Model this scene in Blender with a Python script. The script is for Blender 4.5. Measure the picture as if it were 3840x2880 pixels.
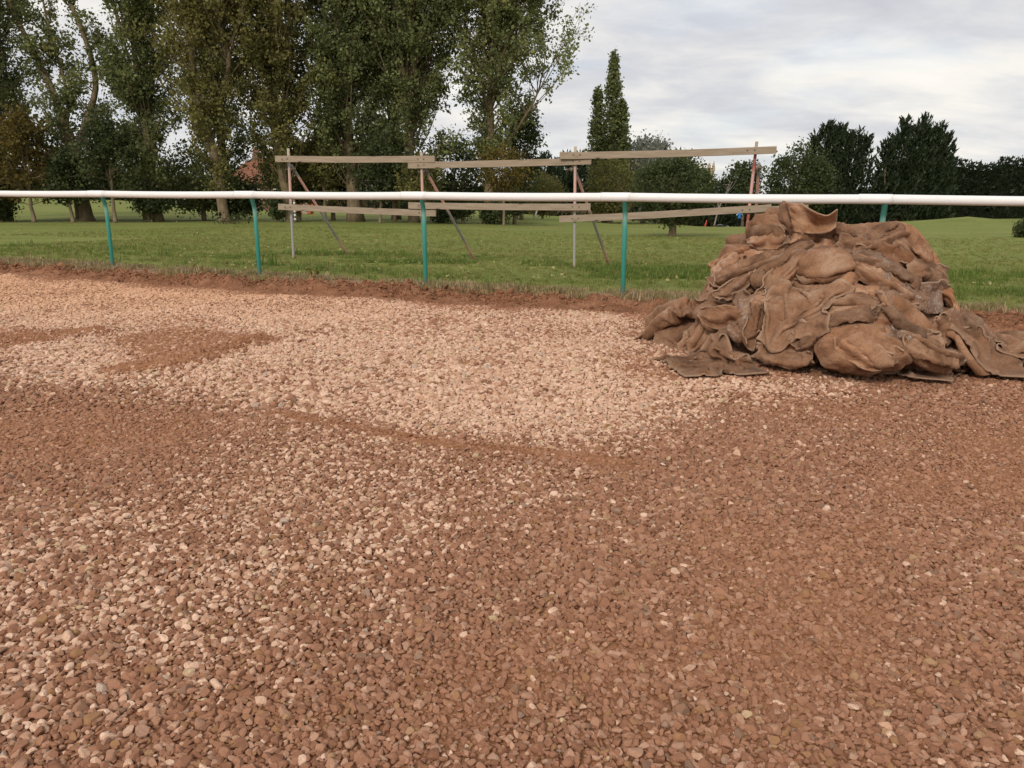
import bpy, bmesh, math, random
import numpy as np
from mathutils import Vector, Matrix

random.seed(7)
RNG = np.random.default_rng(7)
for o in list(bpy.data.objects):
    bpy.data.objects.remove(o)
SC = bpy.context.scene
COL = SC.collection
R = math.radians

# ------------------------------------------------------------------ camera
cam_d = bpy.data.cameras.new('camera')
cam = bpy.data.objects.new('camera', cam_d)
COL.objects.link(cam)
cam.location = (0, 0, 1.30)
cam.rotation_euler = (R(90 - 12.8), 0, 0)
cam_d.sensor_width = 36
cam_d.lens = 27.18
cam_d.clip_start = 0.05
cam_d.clip_end = 4000
SC.camera = cam

# ------------------------------------------------------------------ light
SUN_ELEV, SUN_AZ = 34.0, 205.0        # azimuth clockwise from +Y (view direction)
SUN_STRENGTH = 1.5
world = bpy.data.worlds.new('World')
SC.world = world
world.use_nodes = True


def N(nt, kind, **kw):
    n = nt.nodes.new(kind)
    for k, v in kw.items():
        if k.startswith('i_'):
            key = k[2:]
            n.inputs[int(key) if key.isdigit() else key.replace('_', ' ')].default_value = v
        else:
            setattr(n, k, v)
    return n


def math_node(nt, op, a, b=None, c=None, clamp=False):
    n = nt.nodes.new('ShaderNodeMath')
    n.operation = op
    n.use_clamp = clamp
    for i, v in enumerate((a, b, c)):
        if v is None:
            continue
        if isinstance(v, (int, float)):
            n.inputs[i].default_value = v
        else:
            nt.links.new(v, n.inputs[i])
    return n.outputs[0]


def noise(nt, vec, scale, detail=4, rough=0.55, dist=0.0):
    n = nt.nodes.new('ShaderNodeTexNoise')
    n.inputs['Scale'].default_value = scale
    n.inputs['Detail'].default_value = detail
    n.inputs['Roughness'].default_value = rough
    n.inputs['Distortion'].default_value = dist
    if vec is not None:
        nt.links.new(vec, n.inputs['Vector'])
    return n.outputs['Fac']


def ramp(nt, fac, stops, interp='LINEAR'):
    n = nt.nodes.new('ShaderNodeValToRGB')
    n.color_ramp.interpolation = interp
    els = n.color_ramp.elements
    while len(els) < len(stops):
        els.new(0.5)
    for e, (p, c) in zip(els, stops):
        e.position = p
        e.color = (c, c, c, 1) if isinstance(c, (int, float)) else (*c, 1)
    nt.links.new(fac, n.inputs[0])
    return n.outputs[0]


def mix(nt, fac, a, b, blend='MIX'):
    n = nt.nodes.new('ShaderNodeMix')
    n.data_type = 'RGBA'
    n.blend_type = blend
    for sock, v in ((n.inputs[0], fac), (n.inputs[6], a), (n.inputs[7], b)):
        if isinstance(v, (int, float)):
            sock.default_value = v
        elif isinstance(v, tuple):
            sock.default_value = (*v, 1)
        else:
            nt.links.new(v, sock)
    return n.outputs[2]


def mapping(nt, vec, scale=(1, 1, 1), loc=(0, 0, 0), rot=(0, 0, 0)):
    n = nt.nodes.new('ShaderNodeMapping')
    n.inputs['Scale'].default_value = scale
    n.inputs['Location'].default_value = loc
    n.inputs['Rotation'].default_value = rot
    nt.links.new(vec, n.inputs['Vector'])
    return n.outputs[0]


# overcast sky: Nishita behind broken layered cloud
wt = world.node_tree
for n in list(wt.nodes):
    wt.nodes.remove(n)
w_out = N(wt, 'ShaderNodeOutputWorld')
w_bg = N(wt, 'ShaderNodeBackground')
sky = N(wt, 'ShaderNodeTexSky', sky_type='NISHITA', sun_disc=False)
sky.sun_elevation = R(SUN_ELEV)
sky.sun_rotation = R(SUN_AZ)
sky_s = mix(wt, 1.0, sky.outputs[0], (0.11, 0.11, 0.11), 'MULTIPLY')
geo = N(wt, 'ShaderNodeNewGeometry')
sep = N(wt, 'ShaderNodeSeparateXYZ')
neg = N(wt, 'ShaderNodeVectorMath', operation='SCALE')
neg.inputs['Scale'].default_value = -1
wt.links.new(geo.outputs['Incoming'], neg.inputs[0])
wt.links.new(neg.outputs[0], sep.inputs[0])
zc = math_node(wt, 'ADD', math_node(wt, 'MAXIMUM', sep.outputs[2], 0.0), 0.24)
px = math_node(wt, 'DIVIDE', sep.outputs[0], zc)
py = math_node(wt, 'DIVIDE', sep.outputs[1], zc)
cmb = N(wt, 'ShaderNodeCombineXYZ')
wt.links.new(px, cmb.inputs[0])
wt.links.new(py, cmb.inputs[1])
cl_v = mapping(wt, cmb.outputs[0], (1.0, 1.6, 1), (5.3, 2.2, 0))
n_big = noise(wt, cl_v, 1.1, 6, 0.5, 0.3)
n_sml = noise(wt, cl_v, 3.2, 8, 0.58, 0.3)
n_mix = math_node(wt, 'ADD', math_node(wt, 'MULTIPLY', n_big, 0.55), math_node(wt, 'MULTIPLY', n_sml, 0.45))
cl_col = ramp(wt, n_mix, [(0.30, (0.44, 0.45, 0.49)), (0.44, (0.545, 0.545, 0.565)), (0.52, (0.64, 0.628, 0.62)), (0.60, (0.74, 0.71, 0.665)), (0.72, (0.82, 0.78, 0.72))])
cover = ramp(wt, noise(wt, cl_v, 1.7, 5, 0.5, 0.4), [(0.25, 0.72), (0.50, 0.97)])
w_col = mix(wt, cover, sky_s, cl_col)
wt.links.new(w_col, w_bg.inputs[0])
w_bg.inputs[1].default_value = 0.96
wt.links.new(w_bg.outputs[0], w_out.inputs[0])

sun_d = bpy.data.lights.new('sun', 'SUN')
sun_d.energy = SUN_STRENGTH
sun_d.angle = R(14)
sun_d.color = (1.0, 0.92, 0.82)
sun = bpy.data.objects.new('sun', sun_d)
COL.objects.link(sun)
az, el = R(SUN_AZ), R(SUN_ELEV)
to_sun = Vector((math.sin(az) * math.cos(el), math.cos(az) * math.cos(el), math.sin(el)))
sun.rotation_euler = to_sun.to_track_quat('Z', 'Y').to_euler()
sun.location = to_sun * 50

vs = SC.view_settings
vs.view_transform = 'Standard'
vs.look = 'None'
vs.exposure = 0.42
vs.gamma = 1.0
vs.use_curve_mapping = False
SC.cycles.max_bounces = 6
SC.cycles.transparent_max_bounces = 8
SC.cycles.use_denoising = True


# ------------------------------------------------------------------ helpers
def tag(o, label=None, cat=None, group=None, kind=None):
    if label:
        o['label'] = label
    if cat:
        o['category'] = cat
    if group:
        o['group'] = group
    if kind:
        o['kind'] = kind
    return o


def empty(name, loc, label, cat, group=None, rz=0.0):
    o = bpy.data.objects.new(name, None)
    COL.objects.link(o)
    o.location = loc
    o.rotation_euler = (0, 0, rz)
    o.empty_display_size = 0.2
    return tag(o, label, cat, group)


def np_mesh(name, V, F, smooth=True):
    """V (n,3), F (m,k) int array with k = 3 or 4"""
    me = bpy.data.meshes.new(name)
    V = np.ascontiguousarray(V, dtype=np.float32)
    F = np.ascontiguousarray(F, dtype=np.int32)
    me.vertices.add(len(V))
    me.vertices.foreach_set('co', V.ravel())
    k = F.shape[1]
    me.loops.add(F.size)
    me.loops.foreach_set('vertex_index', F.ravel())
    me.polygons.add(len(F))
    me.polygons.foreach_set('loop_start', np.arange(0, F.size, k, dtype=np.int32))
    me.polygons.foreach_set('loop_total', np.full(len(F), k, dtype=np.int32))
    me.polygons.foreach_set('use_smooth', np.full(len(F), smooth, dtype=bool))
    me.update(calc_edges=True)
    return me


def obj(name, me, mat=None, parent=None):
    o = bpy.data.objects.new(name, me)
    COL.objects.link(o)
    if mat is not None and len(me.materials) == 0:
        me.materials.append(mat)
    if parent is not None:
        o.parent = parent
    return o


def grid_faces(n, m):
    i = np.arange(n * m).reshape(n, m)
    return np.stack([i[:-1, :-1], i[1:, :-1], i[1:, 1:], i[:-1, 1:]], -1).reshape(-1, 4)


def sstep(a, b, x):
    t = np.clip((np.asarray(x, dtype=float) - a) / (b - a), 0, 1)
    return t * t * (3 - 2 * t)


_PERM = np.random.default_rng(3).random((64, 64, 16))


def vnoise(x, y, seed=0):
    """smooth value noise in 0..1"""
    x = np.asarray(x, dtype=float)
    y = np.asarray(y, dtype=float)
    xi = np.floor(x).astype(int)
    yi = np.floor(y).astype(int)
    fx = x - xi
    fy = y - yi
    fx = fx * fx * (3 - 2 * fx)
    fy = fy * fy * (3 - 2 * fy)
    t = _PERM[:, :, seed % 16]
    a = t[xi % 64, yi % 64]
    b = t[(xi + 1) % 64, yi % 64]
    c = t[xi % 64, (yi + 1) % 64]
    d = t[(xi + 1) % 64, (yi + 1) % 64]
    return (a * (1 - fx) + b * fx) * (1 - fy) + (c * (1 - fx) + d * fx) * fy


def fbm(x, y, octs=4, seed=0):
    s = 0
    amp = 0.5
    tot = 0
    for k in range(octs):
        s = s + amp * vnoise(np.asarray(x) * 2 ** k + 17.3 * k, np.asarray(y) * 2 ** k - 9.1 * k, seed + k)
        tot += amp
        amp *= 0.5
    return s / tot


def material(name):
    m = bpy.data.materials.new(name)
    m.use_nodes = True
    nt = m.node_tree
    for n in list(nt.nodes):
        nt.nodes.remove(n)
    out = nt.nodes.new('ShaderNodeOutputMaterial')
    b = nt.nodes.new('ShaderNodeBsdfPrincipled')
    nt.links.new(b.outputs[0], out.inputs[0])
    b.inputs['Roughness'].default_value = 0.9
    b.inputs['Specular IOR Level'].default_value = 0.25
    return m, nt, b, out


def bump(nt, b, height, strength=0.3, dist=0.01):
    n = nt.nodes.new('ShaderNodeBump')
    n.inputs['Strength'].default_value = strength
    n.inputs['Distance'].default_value = dist
    nt.links.new(height, n.inputs['Height'])
    nt.links.new(n.outputs[0], b.inputs['Normal'])
    return n


def coords(nt, which='Object'):
    return nt.nodes.new('ShaderNodeTexCoord').outputs[which]


def attr(nt, name, kind='GEOMETRY', out='Color'):
    n = nt.nodes.new('ShaderNodeAttribute')
    n.attribute_name = name
    n.attribute_type = kind
    return n.outputs[out]


def plain(name, col, rough=0.7, spec=0.3, var=0.12, scale=8.0, metal=0.0, bmp=0.0):
    """a base colour with slight procedural variation"""
    m, nt, b, _ = material(name)
    n1 = noise(nt, coords(nt), scale, 6, 0.6)
    c = ramp(nt, n1, [(0.3, tuple(max(0, x * (1 - var)) for x in col)), (0.7, tuple(min(1, x * (1 + var)) for x in col))])
    nt.links.new(c, b.inputs['Base Color'])
    b.inputs['Roughness'].default_value = rough
    b.inputs['Specular IOR Level'].default_value = spec
    b.inputs['Metallic'].default_value = metal
    if bmp:
        bump(nt, b, noise(nt, coords(nt), scale * 5, 4), bmp, 0.004)
    return m


def tube(path, radii, sides=10, cap=True, squash=None):
    """swept tube, path (n,3), radii scalar or (n,); returns V, F(quads)"""
    P = np.asarray(path, dtype=float)
    n = len(P)
    r = np.broadcast_to(np.asarray(radii, dtype=float), (n,))
    T = np.gradient(P, axis=0)
    T /= np.linalg.norm(T, axis=1)[:, None] + 1e-9
    up = np.array([0, 0, 1.0]) if abs(T[0, 2]) < 0.9 else np.array([1.0, 0, 0])
    a = np.cross(up, T[0])
    a /= np.linalg.norm(a)
    ring = []
    ang = np.linspace(0, 2 * np.pi, sides, endpoint=False)
    for i in range(n):
        a = a - T[i] * np.dot(a, T[i])
        a /= np.linalg.norm(a) + 1e-9
        b_ = np.cross(T[i], a)
        ring.append(P[i] + r[i] * (np.cos(ang)[:, None] * a + np.sin(ang)[:, None] * b_))
    V = np.concatenate(ring)
    idx = np.arange(n * sides).reshape(n, sides)
    nx = np.roll(idx, -1, axis=1)
    F = np.stack([idx[:-1], nx[:-1], nx[1:], idx[1:]], -1).reshape(-1, 4)
    if cap:
        c0, c1 = len(V), len(V) + 1
        V = np.concatenate([V, P[:1], P[-1:]])
        f0 = np.stack([nx[0], idx[0], np.full(sides, c0), np.full(sides, c0)], -1)
        f1 = np.stack([idx[-1], nx[-1], np.full(sides, c1), np.full(sides, c1)], -1)
        return V, F, np.concatenate([f0[:, :3], f1[:, :3]])
    return V, F, np.zeros((0, 3), int)


def mixed_mesh(name, V, Q, T=None, smooth=True):
    """mesh from quads and triangles"""
    me = bpy.data.meshes.new(name)
    V = np.ascontiguousarray(V, dtype=np.float32)
    Q = np.asarray(Q, dtype=np.int32).reshape(-1, 4)
    T = np.zeros((0, 3), np.int32) if T is None else np.asarray(T, dtype=np.int32).reshape(-1, 3)
    me.vertices.add(len(V))
    me.vertices.foreach_set('co', V.ravel())
    loops = np.concatenate([Q.ravel(), T.ravel()])
    me.loops.add(len(loops))
    me.loops.foreach_set('vertex_index', loops)
    tot = np.concatenate([np.full(len(Q), 4), np.full(len(T), 3)]).astype(np.int32)
    me.polygons.add(len(tot))
    me.polygons.foreach_set('loop_start', (np.cumsum(tot) - tot).astype(np.int32))
    me.polygons.foreach_set('loop_total', tot)
    me.polygons.foreach_set('use_smooth', np.full(len(tot), smooth, dtype=bool))
    me.update(calc_edges=True)
    return me


def tube_obj(name, path, radii, mat, parent=None, sides=10):
    V, Q, T = tube(path, radii, sides)
    return obj(name, mixed_mesh(name, V, Q, T), mat, parent)


class MB:
    """collects tubes and boxes into one mesh"""
    def __init__(self):
        self.V, self.Q, self.T, self.n = [], [], [], 0

    def add(self, V, Q, T=None):
        self.V.append(np.asarray(V, float))
        self.Q.append(np.asarray(Q, int).reshape(-1, 4) + self.n)
        if T is not None and len(T):
            self.T.append(np.asarray(T, int).reshape(-1, 3) + self.n)
        self.n += len(V)
        return self

    def tube(self, path, radii, sides=8, cap=True):
        return self.add(*tube(path, radii, sides, cap))

    def box(self, c, s, rot=None):
        v = np.array([[x, y, z] for x in (-.5, .5) for y in (-.5, .5) for z in (-.5, .5)]) * np.asarray(s, float)
        if rot is not None:
            v = v @ np.array(rot.to_matrix()).T
        q = [[0, 1, 3, 2], [4, 6, 7, 5], [0, 4, 5, 1], [2, 3, 7, 6], [0, 2, 6, 4], [1, 5, 7, 3]]
        return self.add(v + np.asarray(c, float), q)

    def mesh(self, name, smooth=True):
        T = np.concatenate(self.T) if self.T else None
        return mixed_mesh(name, np.concatenate(self.V), np.concatenate(self.Q), T, smooth)

    def build(self, name, mat, parent=None, smooth=True):
        return obj(name, self.mesh(name, smooth), mat, parent)


# ------------------------------------------------------------------ the lie of the land
RC = (8.90489215e-04, 1.31488391e-02, -3.81356319e-01, 9.62426183)


def rail_y(x):
    """line of the running rail's posts"""
    x = np.asarray(x, float)
    xc = np.clip(x, -11, 8)
    y = ((RC[0] * xc + RC[1]) * xc + RC[2]) * xc + RC[3]
    d = (3 * RC[0] * xc + 2 * RC[1]) * xc + RC[2]
    return y + d * (x - xc)


def rail_d(x):
    xc = np.clip(np.asarray(x, float), -11, 8)
    return (3 * RC[0] * xc + 2 * RC[1]) * xc + RC[2]


def off_rail(x, y):
    """distance behind the post line (negative on the track)"""
    return (np.asarray(y, float) - rail_y(x)) / np.sqrt(1 + rail_d(x) ** 2)


def tilt(x):
    return -0.012 * np.clip(np.asarray(x, float) - 1.3, -10, 6)


def lawn_z(x, y):
    x = np.asarray(x, float)
    y = np.asarray(y, float)
    z = 0.285 + tilt(x)
    ra = x / np.maximum(y, 5.0)
    zf = np.interp(ra, [-0.7, -0.5, -0.36, 0.0, 0.18, 0.25, 0.36, 0.6], [2.8, 2.4, 1.1, 0.95, -0.2, -1.05, -0.8, 0.1])
    t = sstep(38, 105, y)
    z = (z + 0.12 * sstep(20, 45, y) * sstep(10, -10, x)) * (1 - t) + zf * t
    z = z + 0.10 * (fbm(x * 0.12, y * 0.12, 3, 2) - 0.5) * sstep(12, 30, y)
    z = z + 0.55 * np.exp(-((x - 35) / 3.6) ** 2 - ((y - 62) / 5) ** 2)
    z = z + 0.30 * np.exp(-((x - 1) / 5) ** 2 - ((y - 52) / 2.5) ** 2)
    return z


def track_z(x, y):
    s = -off_rail(x, y)
    z = 0.19 + tilt(x) * np.clip(1 - (s - 0.5) / 9, 0, 1) - 0.19 * np.clip((s - 0.5) / 7.3, 0, 1)
    return z + 0.03 * (fbm(np.asarray(x) * 0.7, np.asarray(y) * 0.7, 3, 5) - 0.5)


# ------------------------------------------------------------------ ground
def lawn_mat():
    m, nt, b, _ = material('mown_grass')
    co = coords(nt)
    n1 = noise(nt, co, 0.35, 6, 0.6)
    base = ramp(nt, n1, [(0.30, (0.138, 0.172, 0.040)), (0.50, (0.182, 0.210, 0.054)), (0.70, (0.242, 0.246, 0.080))])
    # mowing passes roughly parallel to the rail
    st = noise(nt, mapping(nt, co, (0.06, 0.75, 1), (0, 0, 0), (0, 0, R(-6))), 1.0, 2, 0.5)
    base = mix(nt, ramp(nt, st, [(0.35, 0.0), (0.65, 0.55)]), base, (0.245, 0.255, 0.070))
    fine = noise(nt, mapping(nt, co, (1, 0.45, 1)), 9.0, 6, 0.7)
    base = mix(nt, ramp(nt, fine, [(0.35, 0.45), (0.60, 0.0)]), base, (0.095, 0.130, 0.024))
    dry = math_node(nt, 'MULTIPLY', ramp(nt, noise(nt, co, 1.3, 5, 0.6), [(0.55, 0.0), (0.75, 0.6)]), ramp(nt, noise(nt, co, 14.0, 4), [(0.45, 0.2), (0.7, 1.0)]))
    base = mix(nt, dry, base, (0.235, 0.195, 0.085))
    # worn sandy verge beside the rail
    wv = attr(nt, 'verge', out='Fac')
    wv = math_node(nt, 'MULTIPLY', wv, ramp(nt, noise(nt, co, 3.5, 6, 0.65), [(0.35, 0.2), (0.62, 1.0)]))
    base = mix(nt, wv, base, (0.24, 0.155, 0.092))
    nt.links.new(base, b.inputs['Base Color'])
    b.inputs['Specular IOR Level'].default_value = 0.12
    bump(nt, b, noise(nt, co, 30.0, 5, 0.7), 0.5, 0.03)
    return m


def axis(lo, hi, fine_lo, fine_hi, d, growth=1.12, dmax=25):
    a = list(np.arange(fine_lo, fine_hi, d))
    s = d
    x = a[-1]
    while x < hi:
        s = min(s * growth, dmax)
        x += s
        a.append(x)
    s = d
    x = a[0]
    left = []
    while x > lo:
        s = min(s * growth, dmax)
        x -= s
        left.append(x)
    return np.array(left[::-1] + a)


M_LAWN = lawn_mat()
ax = axis(-900, 900, -14, 14, 0.30)
ay = axis(-60, 1500, 6, 24, 0.25)
XX, YY = np.meshgrid(ax, ay, indexing='ij')
s_ = off_rail(XX, YY)
ZZ = lawn_z(XX, YY) + 0.02 * (fbm(XX * 1.5, YY * 1.5, 3, 8) - .5) - 0.45 * sstep(0.0, -0.6, s_)
me = np_mesh('lawn', np.stack([XX, YY, ZZ], -1).reshape(-1, 3), grid_faces(len(ax), len(ay)))
at = me.attributes.new('verge', 'FLOAT', 'POINT')
at.data.foreach_set('value', sstep(1.1, 0.15, s_ + 0.5 * (fbm(XX * 1.2, YY * 1.2, 2, 4) - .5)).ravel().astype(np.float32))
tag(obj('lawn', me, M_LAWN), 'wide mown green golf lawn stretching back behind the rail', kind='structure')


# ---- patches of the track: pale washed stone, mixed stone, loose sand
POLY_PALE = [(-9.57, 14.54), (-4.12, 11.38), (-1.23, 10.0), (1.87, 8.3), (1.23, 6.88), (1.26, 5.65), (1.88, 5.65), (2.53, 5.19), (1.25, 4.44), (0.53, 3.76), (-0.01, 3.92), (-0.67, 4.24), (-1.42, 4.55), (-1.89, 4.67), (-2.73, 5.19), (-3.62, 5.33), (-9.5, 7.5)]
POLY_MIX = [(-1.6, 4.67), (0.44, 3.61), (0.08, 3.02), (-0.46, 2.32), (-0.95, 1.74), (-1.21, 1.3), (-2.6, 1.3), (-2.6, 2.9), (-1.74, 3.43)]
POLY_S1 = [(-3.66, 6.88), (-3.21, 7.60), (-2.2, 6.83), (-2.39, 5.95), (-2.68, 5.75)]
POLY_S2 = [(-5.11, 7.64), (-3.99, 7.27), (-4.25, 6.45), (-6.2, 6.2), (-6.2, 7.5)]
POLY_D = [(-2.97, 4.79), (-1.71, 4.55), (-1.47, 4.34), (-1.68, 3.8), (-2.53, 3.64), (-3.6, 4.2)]
DRAG = [(-1.41, 4.5), (-1.03, 4.29), (-0.65, 4.1), (-0.26, 3.92), (0.11, 3.84), (0.60, 3.62)]
RID1 = [(-2.95, 5.72), (-2.62, 5.85), (-2.42, 6.25), (-2.22, 6.80)]
RID2 = [(-5.9, 6.35), (-5.0, 6.55), (-4.4, 6.85), (-3.95, 7.25)]


def seg_dist(x, y, pts, closed=False):
    best = np.full(np.shape(x), 1e9)
    pr = list(zip(pts, pts[1:] + pts[:1])) if closed else list(zip(pts[:-1], pts[1:]))
    for (ax_, ay_), (bx, by) in pr:
        dx, dy = bx - ax_, by - ay_
        t = np.clip(((x - ax_) * dx + (y - ay_) * dy) / (dx * dx + dy * dy), 0, 1)
        best = np.minimum(best, np.hypot(x - ax_ - t * dx, y - ay_ - t * dy))
    return best


def poly_sd(x, y, pts):
    """signed distance, positive inside"""
    ins = np.zeros(np.shape(x), bool)
    for (x1, y1), (x2, y2) in zip(pts, pts[1:] + pts[:1]):
        if y1 == y2:
            continue
        c = ((y1 > y) != (y2 > y)) & (x < (x2 - x1) * (y - y1) / (y2 - y1) + x1)
        ins ^= c
    d = seg_dist(x, y, pts, True)
    return np.where(ins, d, -d)


def sand_mask(x, y):
    w = 0.35 * (fbm(x * 2.2, y * 2.2, 4, 1) - .5)
    a = np.maximum(sstep(-0.12, 0.16, poly_sd(x, y, POLY_S1) + w), sstep(-0.12, 0.2, poly_sd(x, y, POLY_S2) + w))
    a = np.maximum(a * 0.78, 0.55 * sstep(-0.25, 0.4, poly_sd(x, y, POLY_D) + w))
    a = np.maximum(a, 0.95 * sstep(0.085, 0.02, seg_dist(x, y, DRAG) + 0.2 * w))
    a = np.maximum(a, sstep(0.22, 0.05, seg_dist(x, y, RID1) + 0.3 * w))
    a = np.maximum(a, sstep(0.25, 0.06, seg_dist(x, y, RID2) + 0.3 * w))
    # fine drifts anywhere, more on the right and against the bank
    n = fbm(x * 0.9 + 4, y * 0.9 + 7, 4, 9)
    a = np.maximum(a, 0.45 * sstep(0.56, 0.72, n) * sstep(-2.5, 1.5, x))
    a = np.maximum(a, 0.3 * sstep(0.60, 0.75, n))
    s = -off_rail(x, y)
    a = np.maximum(a, sstep(1.35, 0.6, s + 1.0 * (fbm(x * 1.3, y * 1.3, 3, 6) - .5)))
    return a


def ridge_z(x, y):
    w = 0.7 + 0.6 * fbm(x * 6, y * 6, 3, 3)
    z = 0.022 * w * np.exp(-(seg_dist(x, y, DRAG) / 0.05) ** 2)
    z = z + 0.065 * w * np.exp(-(seg_dist(x, y, RID1) / 0.13) ** 2)
    z = z + 0.070 * w * np.exp(-(seg_dist(x, y, RID2) / 0.16) ** 2)
    z = z + 0.03 * sstep(-0.1, 0.2, poly_sd(x, y, POLY_S1))
    return z


def sand_mat():
    m, nt, b, _ = material('red_sand')
    co = coords(nt)
    n1 = noise(nt, co, 2.2, 8, 0.62)
    base = ramp(nt, n1, [(0.3, (0.270, 0.118, 0.057)), (0.5, (0.380, 0.175, 0.088)), (0.7, (0.450, 0.228, 0.122))])
    n2 = ramp(nt, noise(nt, co, 55.0, 4, 0.7), [(0.35, 0.5), (0.6, 0.0)])
    base = mix(nt, n2, base, (0.130, 0.062, 0.034))
    n3 = ramp(nt, noise(nt, co, 90.0, 2, 0.5), [(0.62, 0.0), (0.70, 0.7)])
    base = mix(nt, n3, base, (0.45, 0.29, 0.20))
    nt.links.new(base, b.inputs['Base Color'])
    b.inputs['Specular IOR Level'].default_value = 0.08
    bump(nt, b, math_node(nt, 'ADD', noise(nt, co, 40.0, 6, 0.7), math_node(nt, 'MULTIPLY', noise(nt, co, 12.0, 4, 0.6), 1.2)), 0.8, 0.02)
    return m


M_SAND = sand_mat()
tx = axis(-120, 120, -11, 9, 0.06, 1.15)
tt = axis(0.30, 60, 0.30, 11.5, 0.06, 1.15)
tt = tt[tt >= 0.29]
TX, TT = np.meshgrid(tx, tt, indexing='ij')
TY = rail_y(TX) - TT
SANDM = sand_mask(TX, TY)
TZ = track_z(TX, TY) + ridge_z(TX, TY) + 0.006 * (fbm(TX * 9, TY * 9, 3, 2) - .5)
me = np_mesh('track', np.stack([TX, TY, TZ], -1).reshape(-1, 3), grid_faces(len(tx), len(tt))[:, ::-1])
tag(obj('track', me, M_SAND), 'red sandy bed of the stripped racing track under the stones', kind='structure')

# crumbly bank of sand left along the rail
bx = np.arange(-13, 10, 0.028)
bs = np.linspace(-1.02, 0.34, 52)
BX, BS = np.meshgrid(bx, bs, indexing='ij')
nrm = 1 / np.sqrt(1 + rail_d(BX) ** 2)
BXw = BX - rail_d(BX) * nrm * BS
BYw = rail_y(BX) + nrm * BS
t = sstep(-0.62, -0.10, BS + 0.16 * (fbm(BX * 0.9, BS * 1.5, 3, 11) - .5))
bz = track_z(BXw, BYw) * (1 - t) + (lawn_z(BXw, BYw) + 0.012) * t
win = np.exp(-((BS + 0.50 + 0.14 * (fbm(BX * 0.7, BX * 0 + 2, 2, 3) - .5)) / 0.17) ** 2)
lump = fbm(BX * 4.5, BS * 4.5, 4, 6)
bz += win * (0.02 + 0.30 * np.clip(lump - 0.32, 0, 1)) * (0.5 + 0.9 * fbm(BX * 0.5 + 3, BX * 0, 2, 1))
crumb = np.abs(fbm(BX * 17, BS * 17, 3, 8) - .5) * 2
bz += 0.075 * (crumb - 0.3) * np.exp(-((BS + 0.42) / 0.28) ** 2)
bz += 0.03 * (fbm(BX * 5, BS * 6, 3, 9) - .5) * sstep(-1.0, -0.7, BS)
bz -= 0.10 * sstep(-0.88, -1.02, BS) + 0.09 * sstep(0.12, 0.34, BS + 0.25 * (fbm(BX * 2.2, BX * 0 + 5, 3, 2) - .5))


def bank_mat():
    m, nt, b, _ = material('bank_sand')
    co = coords(nt)
    n1 = noise(nt, co, 5.0, 8, 0.65)
    base = ramp(nt, n1, [(0.30, (0.185, 0.086, 0.047)), (0.5, (0.310, 0.150, 0.084)), (0.7, (0.410, 0.220, 0.130))])
    up = attr(nt, 'upper', out='Fac')
    dry = ramp(nt, noise(nt, mapping(nt, co, (1, 1, 3)), 11.0, 5, 0.65), [(0.3, (0.270, 0.165, 0.098)), (0.7, (0.430, 0.300, 0.190))])
    base = mix(nt, up, base, dry)
    base = mix(nt, ramp(nt, noise(nt, co, 60.0, 3, 0.7), [(0.35, 0.55), (0.55, 0.0)]), base, (0.075, 0.036, 0.020))
    nt.links.new(base, b.inputs['Base Color'])
    b.inputs['Specular IOR Level'].default_value = 0.05
    bump(nt, b, noise(nt, co, 35.0, 6, 0.7), 0.9, 0.03)
    return m


me = np_mesh('sand_bank', np.stack([BXw, BYw, bz], -1).reshape(-1, 3), grid_faces(len(bx), len(bs)))
at = me.attributes.new('upper', 'FLOAT', 'POINT')
at.data.foreach_set('value', (sstep(-0.30, -0.05, BS + 0.25 * (fbm(BX * 1.5, BS * 3, 3, 5) - .5)) * 0.85).ravel().astype(np.float32))
tag(obj('sand_bank', me, bank_mat()), 'low crumbly bank of dark red sand along the foot of the rail', kind='structure')


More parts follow.
